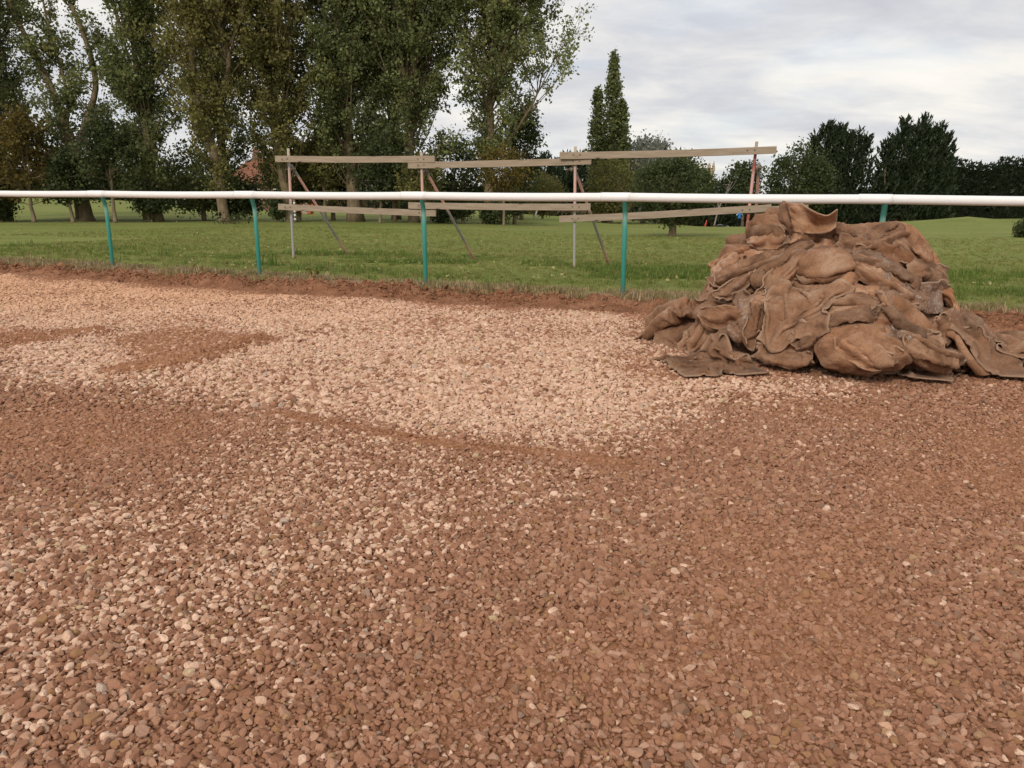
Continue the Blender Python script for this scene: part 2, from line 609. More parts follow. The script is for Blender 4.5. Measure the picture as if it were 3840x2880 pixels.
# ------------------------------------------------------------------ scattering (stones, grass, leaves)
def scatter(name, pts, rot, scl, idx, col, sources, label, cat=None):
    """one object whose points carry instances of the source meshes"""
    me = bpy.data.meshes.new(name)
    me.vertices.add(len(pts))
    me.vertices.foreach_set('co', np.ascontiguousarray(pts, dtype=np.float32).ravel())
    a = me.attributes.new('rot', 'FLOAT_VECTOR', 'POINT')
    a.data.foreach_set('vector', np.ascontiguousarray(rot, dtype=np.float32).ravel())
    a = me.attributes.new('scl', 'FLOAT_VECTOR', 'POINT')
    a.data.foreach_set('vector', np.ascontiguousarray(scl, dtype=np.float32).ravel())
    a = me.attributes.new('idx', 'INT', 'POINT')
    a.data.foreach_set('value', np.ascontiguousarray(idx, dtype=np.int32))
    a = me.attributes.new('tone', 'FLOAT_COLOR', 'POINT')
    a.data.foreach_set('color', np.ascontiguousarray(np.concatenate([col, np.ones((len(col), 1))], 1), dtype=np.float32).ravel())
    o = bpy.data.objects.new(name, me)
    COL.objects.link(o)
    coll = bpy.data.collections.new(name + '_pieces')
    for i, sm in enumerate(sources):
        so = bpy.data.objects.new('%s_piece_%03d' % (name, i), sm)
        coll.objects.link(so)
    g = bpy.data.node_groups.new(name + '_scatter', 'GeometryNodeTree')
    g.interface.new_socket('Geometry', in_out='INPUT', socket_type='NodeSocketGeometry')
    g.interface.new_socket('Geometry', in_out='OUTPUT', socket_type='NodeSocketGeometry')
    gi = g.nodes.new('NodeGroupInput')
    go = g.nodes.new('NodeGroupOutput')
    ip = g.nodes.new('GeometryNodeInstanceOnPoints')
    ci = g.nodes.new('GeometryNodeCollectionInfo')
    ci.inputs['Collection'].default_value = coll
    ci.inputs['Separate Children'].default_value = True
    ci.inputs['Reset Children'].default_value = True
    ip.inputs['Pick Instance'].default_value = True

    def named(n, t):
        k = g.nodes.new('GeometryNodeInputNamedAttribute')
        k.data_type = t
        k.inputs['Name'].default_value = n
        return k.outputs['Attribute']
    e2r = g.nodes.new('FunctionNodeEulerToRotation')
    L = g.links.new
    L(gi.outputs[0], ip.inputs['Points'])
    L(ci.outputs[0], ip.inputs['Instance'])
    L(named('idx', 'INT'), ip.inputs['Instance Index'])
    L(named('rot', 'FLOAT_VECTOR'), e2r.inputs[0])
    L(e2r.outputs[0], ip.inputs['Rotation'])
    L(named('scl', 'FLOAT_VECTOR'), ip.inputs['Scale'])
    L(ip.outputs[0], go.inputs[0])
    md = o.modifiers.new('scatter', 'NODES')
    md.node_group = g
    return tag(o, label, cat, kind='stuff')


def stone_mesh(seed, mat):
    rg = np.random.default_rng(seed)
    bm = bmesh.new()
    bmesh.ops.create_icosphere(bm, subdivisions=3, radius=1.0)
    V = np.array([v.co[:] for v in bm.verts])
    F = np.array([[v.index for v in f.verts] for f in bm.faces])
    bm.free()
    for k in range(rg.integers(8, 13)):
        d = rg.standard_normal(3)
        d /= np.linalg.norm(d)
        lim = rg.uniform(0.45, 0.80)
        p = V @ d
        V = V - np.outer(np.maximum(p - lim, 0) * 0.985, d)
    V = V * np.array([1.0, rg.uniform(0.66, 0.92), rg.uniform(0.45, 0.70)])
    V = V + 0.005 * rg.standard_normal(V.shape)
    V /= np.abs(V[:, 0]).max() * 2
    me = np_mesh('stone', V, F)
    me.set_sharp_from_angle(angle=R(24))
    me.materials.append(mat)
    return me


def stone_mat():
    m, nt, b, _ = material('stone')
    tone = attr(nt, 'tone', 'INSTANCER')
    co = coords(nt)
    gco = N(nt, 'ShaderNodeNewGeometry').outputs['Position']
    film = ramp(nt, noise(nt, gco, 70.0, 4, 0.65), [(0.38, 0.0), (0.68, 0.45)])
    c = mix(nt, film, tone, (0.37, 0.178, 0.096))
    c = mix(nt, ramp(nt, noise(nt, gco, 190.0, 4, 0.7), [(0.35, 0.30), (0.6, 0.0)]), c, (0.16, 0.085, 0.05))
    nt.links.new(c, b.inputs['Base Color'])
    b.inputs['Roughness'].default_value = 0.85
    b.inputs['Specular IOR Level'].default_value = 0.15
    bump(nt, b, noise(nt, gco, 160.0, 5, 0.65), 0.35, 0.004)
    return m


M_STONE = stone_mat()
STONES = [stone_mesh(200 + i, M_STONE) for i in range(14)]


def stones(d, ylo, yhi, size, keep, seed):
    rg = np.random.default_rng(seed)
    x = np.arange(-13, 10, d)
    y = np.arange(ylo, yhi, d * 0.9)
    X, Y = np.meshgrid(x, y, indexing='ij')
    X = X + (np.arange(len(y)) % 2)[None] * d * 0.5
    X = (X + d * rg.uniform(-.42, .42, X.shape)).ravel()
    Y = (Y + d * rg.uniform(-.42, .42, Y.shape)).ravel()
    s = off_rail(X, Y)
    ok = (np.abs(X) < 0.70 * Y + 1.3) & (s < -0.55) & (rg.random(len(X)) < keep) & (np.hypot(X - 2.62, Y - 6.35) > 0.62)
    X, Y, s = X[ok], Y[ok], s[ok]
    n = len(X)
    sand = sand_mask(X, Y)
    ok = rg.random(n) > sand * 0.42
    X, Y, s, sand = X[ok], Y[ok], s[ok], sand[ok]
    n = len(X)
    w = 0.5 * (fbm(X * 1.6, Y * 1.6, 4, 12) - .5)
    pp = sstep(-0.35, 0.55, poly_sd(X, Y, POLY_PALE) + 1.3 * w) * (0.72 + 0.2 * sstep(0.4, 0.6, fbm(X * 1.1, Y * 1.1, 3, 4)))
    pm = sstep(-0.45, 0.55, poly_sd(X, Y, POLY_MIX) + 1.3 * w) * 0.36 * (0.35 + 0.65 * sstep(1.4, 2.4, Y - 0.25 * X))
    p = np.maximum(np.maximum(pp, pm), 0.035 + 0.05 * sstep(0.5, 0.7, fbm(X * 0.6, Y * 0.6, 3, 3)))
    p = p * (1 - 0.85 * sand)
    pale = rg.random(n) < p
    warm = sstep(6.5, 10.5, Y) * sstep(0.5, -4, X)
    r1 = rg.random((n, 1))
    c_pale = (1 - r1) * np.array([0.56, 0.337, 0.222]) + r1 * np.array([0.84, 0.612, 0.460])
    cr = rg.random(n)
    c_pale = np.where((cr < 0.05)[:, None], np.array([0.56, 0.43, 0.26]), c_pale)
    c_pale = np.where((cr > 0.98)[:, None], np.array([0.50, 0.40, 0.32]), c_pale)
    c_pale = c_pale * (1 - 0.5 * warm[:, None]) + 0.5 * warm[:, None] * np.array([0.76, 0.42, 0.225])
    r2 = rg.random((n, 1))
    c_br = (1 - r2) * np.array([0.218, 0.102, 0.060]) + r2 * np.array([0.395, 0.203, 0.126])
    c_br = np.where((cr < 0.07)[:, None], np.array([0.32, 0.175, 0.085]), c_br)
    c_br = np.where((cr > 0.97)[:, None], np.array([0.22, 0.140, 0.095]), c_br)
    # between the two: dusty half-washed stones
    half = (rg.random(n) < 0.25)[:, None]
    c_br = np.where(half, c_br * 0.7 + c_pale * 0.3, c_br)
    col = np.where(pale[:, None], c_pale, c_br)
    col = col * (1 - 0.5 * sand[:, None]) + 0.5 * sand[:, None] * np.array([0.38, 0.178, 0.092])
    L = size * np.exp(0.26 * rg.standard_normal(n))
    L = np.clip(L, size * 0.55, size * 1.8)
    big = 0.75 + 0.5 * fbm(X * 0.8 + 9, Y * 0.8, 2, 14)
    L = L * big * np.interp(X + 0.3 * (3 - Y), [-2, 2.5], [1.12, 0.88])
    scl = np.stack([L, L * rg.uniform(.8, 1.1, n), L * rg.uniform(.8, 1.15, n)], -1)
    rot = np.stack([rg.normal(0, .28, n), rg.normal(0, .28, n), rg.uniform(0, 6.28, n)], -1)
    z = track_z(X, Y) + ridge_z(X, Y) + L * (0.27 - 0.36 * sand - 0.16 * rg.random(n))
    return np.stack([X, Y, z], -1), rot, scl, rg.integers(0, len(STONES), n), col


parts_ = [stones(0.0178, 0.9, 4.6, 0.0240, 1.0, 61), stones(0.0240, 4.6, 15.5, 0.0305, 1.0, 62), stones(0.0190, 0.9, 3.4, 0.0145, 0.7, 63)]
allp = [np.concatenate(z_) for z_ in zip(*parts_)]
scatter('gravel', *allp, STONES, 'loose pale and brown angular stones covering the stripped track', 'gravel')


# clods of sand tumbled along the bank
def clod_mat():
    m, nt, b, _ = material('sand_clod')
    c = attr(nt, 'tone', 'INSTANCER')
    gco = N(nt, 'ShaderNodeNewGeometry').outputs['Position']
    c = mix(nt, ramp(nt, noise(nt, gco, 90.0, 4, 0.7), [(0.35, 0.5), (0.6, 0.0)]), c, (0.11, 0.05, 0.028))
    nt.links.new(c, b.inputs['Base Color'])
    b.inputs['Roughness'].default_value = 1.0
    b.inputs['Specular IOR Level'].default_value = 0.03
    bump(nt, b, noise(nt, gco, 120.0, 5, 0.7), 0.8, 0.01)
    return m


M_CLOD = clod_mat()
CLODS = []
for k in range(6):
    cm = stone_mesh(260 + k, M_CLOD)
    cm.materials.clear()
    cm.materials.append(M_CLOD)
    CLODS.append(cm)
rg = np.random.default_rng(91)
n = 15000
Xc = rg.uniform(-13, 9.5, n)
Sc = -0.42 + 0.14 * rg.standard_normal(n)
ok = (rg.random(n) < 0.25 + 0.75 * sstep(0.35, 0.6, fbm(Xc * 1.2, Sc * 3, 3, 5))) & (Sc < -0.05) & (Sc > -0.95)
Xc, Sc = Xc[ok], Sc[ok]
n = len(Xc)
bi = np.clip(np.round((Xc - bx[0]) / 0.028).astype(int), 0, len(bx) - 1)
bj = np.clip(np.round((Sc - bs[0]) / (bs[1] - bs[0])).astype(int), 0, len(bs) - 1)
cp = np.stack([BXw[bi, bj], BYw[bi, bj], bz[bi, bj]], -1)
cs = 0.028 * np.exp(0.45 * rg.standard_normal(n))
cp[:, 2] += cs * 0.15
cc = np.array([0.31, 0.15, 0.084]) * rg.uniform(0.65, 1.35, (n, 1))
scatter('sand_clods', cp, rg.uniform(0, 6.28, (n, 3)), np.stack([cs, cs, cs * 1.1], -1), rg.integers(0, 6, n), cc, CLODS, 'loose crumbs of dark red sand heaped on the bank', 'sand')


# crumbs of sand on the bare patches of the track
n = 60000
Xs, Ys = rg.uniform(-7, 6, n), rg.uniform(1.2, 9, n)
ok = (np.abs(Xs) < 0.7 * Ys + 1) & (rg.random(n) < sand_mask(Xs, Ys) ** 2 * 0.8) & (off_rail(Xs, Ys) < -0.6)
Xs, Ys = Xs[ok], Ys[ok]
n = len(Xs)
ss_ = 0.0095 * np.exp(0.5 * rg.standard_normal(n))
scatter('sand_crumbs', np.stack([Xs, Ys, track_z(Xs, Ys) + ridge_z(Xs, Ys) + ss_ * 0.2], -1), rg.uniform(0, 6.28, (n, 3)), np.stack([ss_, ss_, ss_], -1), rg.integers(0, 6, n),
        np.array([0.36, 0.172, 0.092]) * rg.uniform(0.7, 1.25, (n, 1)), CLODS, 'fine crumbs of sand on the bare patches of the track', 'sand')


def tuft_mesh(seed, mat, n=9, h=1.0, spread=0.45, wid=0.07, lean=0.5):
    rg = np.random.default_rng(seed)
    V, F = [], []
    for i in range(n):
        a = rg.uniform(0, 6.28)
        b0 = rg.normal(0, spread, 2)
        d = np.array([math.cos(a), math.sin(a)]) * rg.uniform(0.1, lean)
        hh = h * rg.uniform(0.55, 1.0)
        sd = np.array([-math.sin(a), math.cos(a)]) * wid
        k = len(V)
        V += [(*(b0 - sd), 0), (*(b0 + sd), 0), (*(b0 + d * .4 + sd * .7), hh * .6), (*(b0 + d * .4 - sd * .7), hh * .6), (*(b0 + d + sd * .1), hh), (*(b0 + d - sd * .1), hh)]
        F += [(k, k + 1, k + 2, k + 3), (k + 3, k + 2, k + 4, k + 5)]
    me = np_mesh('tuft', np.array(V), np.array(F))
    me.materials.append(mat)
    return me


def blade_mat(name):
    m, nt, b, out = material(name)
    c = attr(nt, 'tone', 'INSTANCER')
    nt.links.new(c, b.inputs['Base Color'])
    b.inputs['Roughness'].default_value = 0.7
    tr = N(nt, 'ShaderNodeBsdfTranslucent')
    nt.links.new(c, tr.inputs[0])
    ms = N(nt, 'ShaderNodeMixShader')
    ms.inputs[0].default_value = 0.3
    nt.links.new(b.outputs[0], ms.inputs[1])
    nt.links.new(tr.outputs[0], ms.inputs[2])
    nt.links.new(ms.outputs[0], out.inputs[0])
    return m


M_BLADE = blade_mat('grass_blade')
TUFTS = [tuft_mesh(300 + i, M_BLADE, 10) for i in range(6)]


def grass(n, sfun, h, cols, seed, ymax=40, xl=(-14, 14), hz=0.35, dens=None):
    rg = np.random.default_rng(seed)
    X = rg.uniform(*xl, n)
    s = sfun(rg, n)
    nn = 1 / np.sqrt(1 + rail_d(X) ** 2)
    x = X - rail_d(X) * nn * s
    y = rail_y(X) + nn * s
    ok = (np.abs(x) < 0.72 * y + 1.5) & (y < ymax)
    if dens is not None:
        ok &= rg.random(n) < dens(x, y, s)
    x, y = x[ok], y[ok]
    n = len(x)
    hh = h * np.exp(hz * rg.standard_normal(n))
    cols = np.asarray(cols)
    k = rg.integers(0, len(cols), n)
    c = cols[k] * rg.uniform(.75, 1.2, (n, 1))
    z = lawn_z(x, y) - 0.008 + 0.02 * (fbm(x * 1.5, y * 1.5, 3, 8) - .5)
    sc_ = np.stack([hh * 1.1, hh * 1.1, hh], -1)
    rot = np.stack([np.zeros(n), np.zeros(n), rg.uniform(0, 6.28, n)], -1)
    return np.stack([x, y, z], -1), rot, sc_, rg.integers(0, 6, n), c


GREEN = [(0.170, 0.205, 0.044), (0.205, 0.230, 0.056), (0.245, 0.245, 0.074), (0.275, 0.240, 0.100)]
DEEP = [(0.125, 0.185, 0.036), (0.145, 0.200, 0.042), (0.175, 0.210, 0.050)]
STRAW = [(0.46, 0.35, 0.21), (0.38, 0.28, 0.16), (0.30, 0.23, 0.11), (0.22, 0.20, 0.075)]
g1 = grass(42000, lambda rg, n: rg.uniform(0.25, 9.0, n), 0.030, GREEN, 71)
g2 = grass(26000, lambda rg, n: rg.normal(3.6, 1.1, n), 0.060, DEEP, 72, dens=lambda x, y, s: sstep(0.34, 0.58, fbm(x * 0.5, y * 0.9, 3, 10)) * (0.15 + 0.85 * sstep(-6, -2.0, x)))
g3 = grass(14000, lambda rg, n: 9.0 + 12 * rg.random(n) ** 1.2, 0.045, GREEN, 73, xl=(-20, 22))
gg = [np.concatenate(z_) for z_ in zip(g1, g2, g3)]
scatter('grass', *gg, TUFTS, 'short green grass blades of the lawn behind the rail', 'grass')
g4 = grass(30000, lambda rg, n: rg.normal(0.08, 0.17, n), 0.048, STRAW, 74, dens=lambda x, y, s: sstep(0.30, 0.62, fbm(x * 2.0, y * 2.0, 3, 13)))
scatter('dry_grass', *g4, TUFTS, 'dry straw coloured grass fringe along the top of the sand bank', 'grass')


def leaf_piece(mat):
    V = np.array([(-.5, 0, 0), (-.1, -.35, .12), (.5, 0, .05), (-.1, .35, .16)])
    me = np_mesh('leaf', V, np.array([[0, 1, 2, 3]]))
    me.materials.append(mat)
    return me


rg = np.random.default_rng(81)
n = 4200
Yl = 11 + 55 * rg.random(n) ** 1.3
Xl = rg.uniform(-0.75, 0.75, n) * Yl
ok = (off_rail(Xl, Yl) > 0.4) & (rg.random(n) < 0.15 + 0.85 * sstep(0.4, 0.6, fbm(Xl * 0.15, Yl * 0.3, 3, 7)))
Xl, Yl = Xl[ok], Yl[ok]
n = len(Xl)
lc = np.array([(0.42, 0.36, 0.14), (0.46, 0.40, 0.20), (0.30, 0.20, 0.08), (0.20, 0.11, 0.05), (0.38, 0.38, 0.14)])[rg.integers(0, 5, n)]
ls = rg.uniform(0.035, 0.075, n)
scatter('fallen_leaves', np.stack([Xl, Yl, lawn_z(Xl, Yl) + 0.035], -1), np.stack([rg.normal(0, .5, n), rg.normal(0, .5, n), rg.uniform(0, 6.3, n)], -1),
        np.stack([ls, ls, ls], -1), np.zeros(n), lc, [leaf_piece(M_BLADE)], 'small yellow and brown fallen leaves scattered over the lawn', 'leaves')

# ------------------------------------------------------------------ heap of pulled-up membrane
HC = (2.62, 6.35)
GX0, GX1, GY0, GY1, GD = -2.3, 2.6, -2.0, 1.9, 0.02
HROT = math.atan2(HC[0], HC[1])
HDIST = math.hypot(*HC)
gx = np.arange(GX0, GX1, GD)
gy = np.arange(GY0, GY1, GD)
GXX, GYY = np.meshgrid(gx, gy, indexing='ij')


def dome(cx, cy, rx, ry, h, p=3.0, q=2.5, e=0.6, rot=0.0):
    c, s = math.cos(rot), math.sin(rot)
    u = ((GXX - cx) * c + (GYY - cy) * s) / rx
    v = (-(GXX - cx) * s + (GYY - cy) * c) / ry
    return h * np.clip(1 - np.abs(u) ** p - np.abs(v) ** q, 0, None) ** e


CORE = np.zeros_like(GXX)
for d in (dome(-0.08, 0.10, 0.86, 0.62, 0.84, 4.0, 2.6, 0.5),
          dome(-0.06, -0.02, 0.98, 0.74, 0.46, 3.2, 2.2, 0.55),
          dome(-0.40, 0.04, 0.28, 0.32, 1.10, 2.6, 2.2, 0.45),
          dome(0.38, 0.20, 0.36, 0.40, 0.98, 2.6, 2.2, 0.5),
          dome(-0.76, 0.10, 0.22, 0.36, 0.90, 2.6, 2.2, 0.45),
          dome(0.90, 0.18, 0.32, 0.42, 0.36, 2.2, 2.0, 0.5),
          dome(-1.12, 0.02, 0.42, 0.35, 0.24, 2.0, 2.0, 0.6)):
    CORE = np.maximum(CORE, d)
HF = CORE.copy()


def blur(a, k):
    for _ in range(k):
        p = np.pad(a, 1, mode='edge')
        a = (p[:-2, 1:-1] + p[2:, 1:-1] + p[1:-1, :-2] + p[1:-1, 2:] + 4 * a) / 8
    return a


class Field:
    def __init__(self, h):
        self.h = blur(h, 3)
        self.gx_, self.gy_ = np.gradient(self.h, GD)

    def at(self, x, y):
        fx = np.clip((x - GX0) / GD, 0, len(gx) - 1.001)
        fy = np.clip((y - GY0) / GD, 0, len(gy) - 1.001)
        i = fx.astype(int)
        j = fy.astype(int)
        a = fx - i
        b_ = fy - j

        def s(t):
            return (t[i, j] * (1 - a) + t[i + 1, j] * a) * (1 - b_) + (t[i, j + 1] * (1 - a) + t[i + 1, j + 1] * a) * b_
        return s(self.h), s(self.gx_), s(self.gy_)


def relax(Q, a, b, rest, w, only_min=False):
    """distance constraint between two equal slices of Q (disjoint)"""
    d = Q[b] - Q[a]
    L = np.sqrt((d * d).sum(-1, keepdims=True)) + 1e-9
    e = L - rest
    if only_min:
        e = np.minimum(e, 0)
    c = d * (0.5 * w * e / L)
    Q[a] += c
    Q[b] -= c


S = np.s_


def cloth(P, du, dv, field, steps=42, iters=8, thick=0.012, stiff=0.35, grav=6.0, fric=0.75, damp=0.9, grow=None):
    n, m, _ = P.shape
    V = np.zeros_like(P)
    dt = 0.025
    diag = math.hypot(du, dv)
    sets = []
    for o in (0, 1):
        k = (n - o) // 2 * 2
        sets.append((S[o:o + k:2], S[o + 1:o + k:2], du, 1.0, False))
        k = (m - o) // 2 * 2
        sets.append((S[:, o:o + k:2], S[:, o + 1:o + k:2], dv, 1.0, False))
        k = (n - o) // 2 * 2
        sets.append((S[o:o + k:2, :-1], S[o + 1:o + k:2, 1:], diag, 0.35, False))
        sets.append((S[o:o + k:2, 1:], S[o + 1:o + k:2, :-1], diag, 0.35, False))
    for span, st in ((2, stiff), (5, stiff * 0.5)):
        for o in range(2):
            for ax in (0, 1):
                size = (n, m)[ax]
                idx = np.arange(o * span, size - span, 2 * span)
                if len(idx) == 0:
                    continue
                ext = np.concatenate([np.arange(i, min(i + span, size - span)) for i in idx])
                if ax == 0:
                    sets.append((S[ext], S[ext + span], du * span * (0.93 if span == 2 else 0.72), st, True))
                else:
                    sets.append((S[:, ext], S[:, ext + span], dv * span * (0.93 if span == 2 else 0.72), st, True))
    if grow is not None:
        # keep the modelled shape, slightly oversized so that it puckers
        sets = [(a, b_, np.sqrt(((P[b_] - P[a]) ** 2).sum(-1, keepdims=True)) * (grow if w >= 0.35 and not mn else 1.0), w, False) for a, b_, r_, w, mn in sets]
    for it in range(steps):
        V[..., 2] -= grav * dt
        V *= damp
        Q = P + V * dt
        for k in range(iters):
            for a, b_, rest, w, mn in sets:
                relax(Q, a, b_, rest, w, mn)
            if k % 2 == 1:
                h, hx, hy = field.at(Q[..., 0], Q[..., 1])
                pen = h + thick - Q[..., 2]
                hit = pen > 0
                if hit.any():
                    nl = 1.0 / np.sqrt(1 + hx * hx + hy * hy)
                    dpt = np.minimum(np.where(hit, pen, 0) * nl, 0.05)
                    Q[..., 0] -= hx * nl * dpt
                    Q[..., 1] -= hy * nl * dpt
                    Q[..., 2] += nl * dpt
                    fr = (np.where(hit, fric, 0) * 0.5)[..., None]
                    Q += (P - Q) * fr * np.array([1, 1, 0.6])
        V = (Q - P) / dt
        sp = np.linalg.norm(V, axis=-1, keepdims=True)
        V *= np.minimum(1, 2.0 / (sp + 1e-6))
        P = Q
    return P


def splat(P):
    """raise the collision field to the top of a settled sheet"""
    global HF
    A = P
    pts = [A.reshape(-1, 3), (0.5 * (A[1:] + A[:-1])).reshape(-1, 3), (0.5 * (A[:, 1:] + A[:, :-1])).reshape(-1, 3),
           (0.25 * (A[1:, 1:] + A[:-1, 1:] + A[1:, :-1] + A[:-1, :-1])).reshape(-1, 3)]
    p = np.concatenate(pts)
    i = np.clip(np.round((p[:, 0] - GX0) / GD).astype(int), 0, len(gx) - 1)
    j = np.clip(np.round((p[:, 1] - GY0) / GD).astype(int), 0, len(gy) - 1)
    T = np.zeros_like(HF)
    np.maximum.at(T, (i, j), p[:, 2])
    HF = np.maximum(HF, T)


def sheet(cx, cy, ang, a, b_, ra, rb, seed, lift=0.05, amp=0.05, bend=0.0, twist=0.0, taper=0.0, stiff=0.35, steps=42, ragged=0.02, grav=6.0, res=0.019, skew=0.0):
    """gathered sheet: spread size a x b on plan, true size ra x rb"""
    rg = np.random.default_rng(seed)
    n = max(8, int(ra / res))
    m = max(8, int(rb / res))
    u, v = np.meshgrid(np.linspace(-.5, .5, n), np.linspace(-.5, .5, m), indexing='ij')
    # gathers: compressed wave along each direction
    ou, ov = rg.random(2) * 20
    k1 = max(1.5, ra / 0.26)
    k2 = max(1.5, rb / 0.26)
    g1 = fbm(u * k1 + ou, v * k2 * 0.45 + ov, 3, seed) - .5
    g2 = fbm(u * k1 * 0.45 + ov, v * k2 + ou, 3, seed + 5) - .5
    wu = (fbm(u * 3 + ov, v * 3 + ou, 2, seed + 2) - .5) * 0.16
    wv = (fbm(u * 3 - ov, v * 3 - ou, 2, seed + 3) - .5) * 0.16
    lu = (u + wu) * a * (1 + taper * v * 2)
    lv = (v + wv) * b_ + bend * (u ** 2) * 4 + skew * u
    th = ang + twist * u
    x = cx + lu * np.cos(th) - lv * np.sin(th)
    y = cy + lu * np.sin(th) + lv * np.cos(th)
    f = Field(HF)
    h, _, _ = f.at(x, y)
    ga = 1 - min(1, a / ra)
    gb = 1 - min(1, b_ / rb)
    z = h + lift + amp * 3.2 * (g1 * (0.25 + ga) + g2 * (0.25 + gb)) + amp
    P = np.stack([x, y, np.maximum(z, h + 0.015)], -1)
    P = cloth(P, ra / (n - 1), rb / (m - 1), f, steps=steps, stiff=stiff, grav=grav)
    if ragged:
        # irregular torn edges
        e = (fbm(np.linspace(0, 9, n) + ou, np.zeros(n) + ov, 3, seed) - .5) * ragged * 2
        P[:, 0] += (P[:, 1] - P[:, 0]) / (rb / (m - 1)) * e[:, None]
        P[:, -1] += (P[:, -2] - P[:, -1]) / (rb / (m - 1)) * e[::-1, None]
    return P


def cloth_mat():
    m, nt, b, _ = material('muddy_membrane')
    co = coords(nt)
    oi = nt.nodes.new('ShaderNodeObjectInfo')
    csep = N(nt, 'ShaderNodeSeparateColor')
    nt.links.new(oi.outputs['Color'], csep.inputs[0])
    rnd = csep.outputs[2]
    tone, pale = csep.outputs[0], csep.outputs[1]
    off = N(nt, 'ShaderNodeCombineXYZ')
    nt.links.new(math_node(nt, 'MULTIPLY', rnd, 37.0), off.inputs[0])
    nt.links.new(math_node(nt, 'MULTIPLY', rnd, 11.0), off.inputs[2])
    va = N(nt, 'ShaderNodeVectorMath', operation='ADD')
    nt.links.new(co, va.inputs[0])
    nt.links.new(off.outputs[0], va.inputs[1])
    v = va.outputs[0]
    n1 = noise(nt, v, 4.0, 8, 0.62, 0.5)
    base = ramp(nt, n1, [(0.34, (0.150, 0.078, 0.044)), (0.45, (0.275, 0.145, 0.083)), (0.54, (0.345, 0.192, 0.113)), (0.66, (0.450, 0.282, 0.184))])
    # redder caked sand
    n2 = ramp(nt, noise(nt, v, 2.3, 5, 0.6, 0.8), [(0.48, 0.0), (0.68, 0.6)])
    base = mix(nt, n2, base, (0.36, 0.170, 0.086))
    # tint from sheet to sheet
    tint = ramp(nt, tone, [(0.0, (0.92, 1.02, 1.12)), (0.35, (0.90, 0.93, 0.95)), (0.6, (1.0, 0.99, 0.97)), (1.0, (1.12, 1.05, 0.94))])
    base = mix(nt, 1.0, base, tint, 'MULTIPLY')
    # chalky grey bloom in blotches
    n3 = noise(nt, v, 34.0, 4, 0.7, 1.0)
    blot = ramp(nt, noise(nt, v, 2.0, 3, 0.5), [(0.54, 0.0), (0.66, 1.0)])
    blot = math_node(nt, 'ADD', math_node(nt, 'MULTIPLY', blot, pale), math_node(nt, 'MULTIPLY', math_node(nt, 'GREATER_THAN', pale, 0.95), 0.6), clamp=True)
    bloom = math_node(nt, 'MULTIPLY', ramp(nt, n3, [(0.50, 0.0), (0.60, 0.85)]), blot)
    base = mix(nt, bloom, base, (0.46, 0.42, 0.39))
    # dark damp specks
    n4 = ramp(nt, noise(nt, v, 60.0, 3, 0.7), [(0.32, 0.8), (0.46, 0.0)])
    base = mix(nt, math_node(nt, 'MULTIPLY', n4, 0.6), base, (0.085, 0.045, 0.026))
    # brightness from sheet to sheet, pale frayed edges
    val = ramp(nt, rnd, [(0.0, (0.72, 0.72, 0.73)), (0.5, (1.0, 0.99, 0.98)), (1.0, (1.30, 1.29, 1.28))])
    base = mix(nt, 1.0, base, val, 'MULTIPLY')
    base = mix(nt, math_node(nt, 'MULTIPLY', attr(nt, 'edge', out='Fac'), 0.40), base, (0.52, 0.37, 0.26))
    nt.links.new(base, b.inputs['Base Color'])
    b.inputs['Roughness'].default_value = 1.0
    b.inputs['Specular IOR Level'].default_value = 0.05
    b.inputs['Sheen Weight'].default_value = 0.04
    b.inputs['Sheen Roughness'].default_value = 0.6
    hgt = math_node(nt, 'ADD', math_node(nt, 'MULTIPLY', noise(nt, v, 22.0, 6, 0.65, 0.6), 1.0), math_node(nt, 'MULTIPLY', noise(nt, v, 160.0, 3, 0.7), 0.35))
    rid = math_node(nt, 'ABSOLUTE', math_node(nt, 'SUBTRACT', noise(nt, mapping(nt, v, (1, 1, 0.6), (0, 0, 0), (0.3, 0.5, 0.2)), 7.0, 4, 0.6, 1.2), 0.5))
    hgt = math_node(nt, 'ADD', hgt, math_node(nt, 'MULTIPLY', rid, -0.5))
    bump(nt, b, hgt, 0.75, 0.020)
    return m


M_CLOTH = cloth_mat()
heap_z = float(track_z(HC[0], HC[1] - 0.2)) + 0.012
heap = empty('fabric_heap', (HC[0], HC[1], heap_z), 'tall tangled heap of muddy brown fabric sheets dumped on the gravel', 'fabric heap', rz=-HROT)


def cloth_obj(name, P, parent=None, thick=0.010, label=None):
    n, m, _ = P.shape
    me = np_mesh(name, P.reshape(-1, 3), grid_faces(n, m))
    o = obj(name, me, M_CLOTH, parent)
    o.color = (0.3 + 0.4 * random.random(), 0.35, random.random(), 1)
    md = o.modifiers.new('thickness', 'SOLIDIFY')
    md.thickness = thick
    at = me.attributes.new('edge', 'FLOAT', 'POINT')
    ii, jj = np.meshgrid(np.arange(n), np.arange(m), indexing='ij')
    eg = np.minimum(np.minimum(ii, n - 1 - ii), np.minimum(jj, m - 1 - jj))
    at.data.foreach_set('value', np.clip(1 - eg / 1.5, 0, 1).ravel().astype(np.float32))
    md.offset = 0
    return o


# core of the heap: earth-clogged layers seen only through gaps
def settle(*args, name='fabric_sheet', **kw):
    P = sheet(*args, **kw)
    splat(P)
    return cloth_obj(name, P, heap)


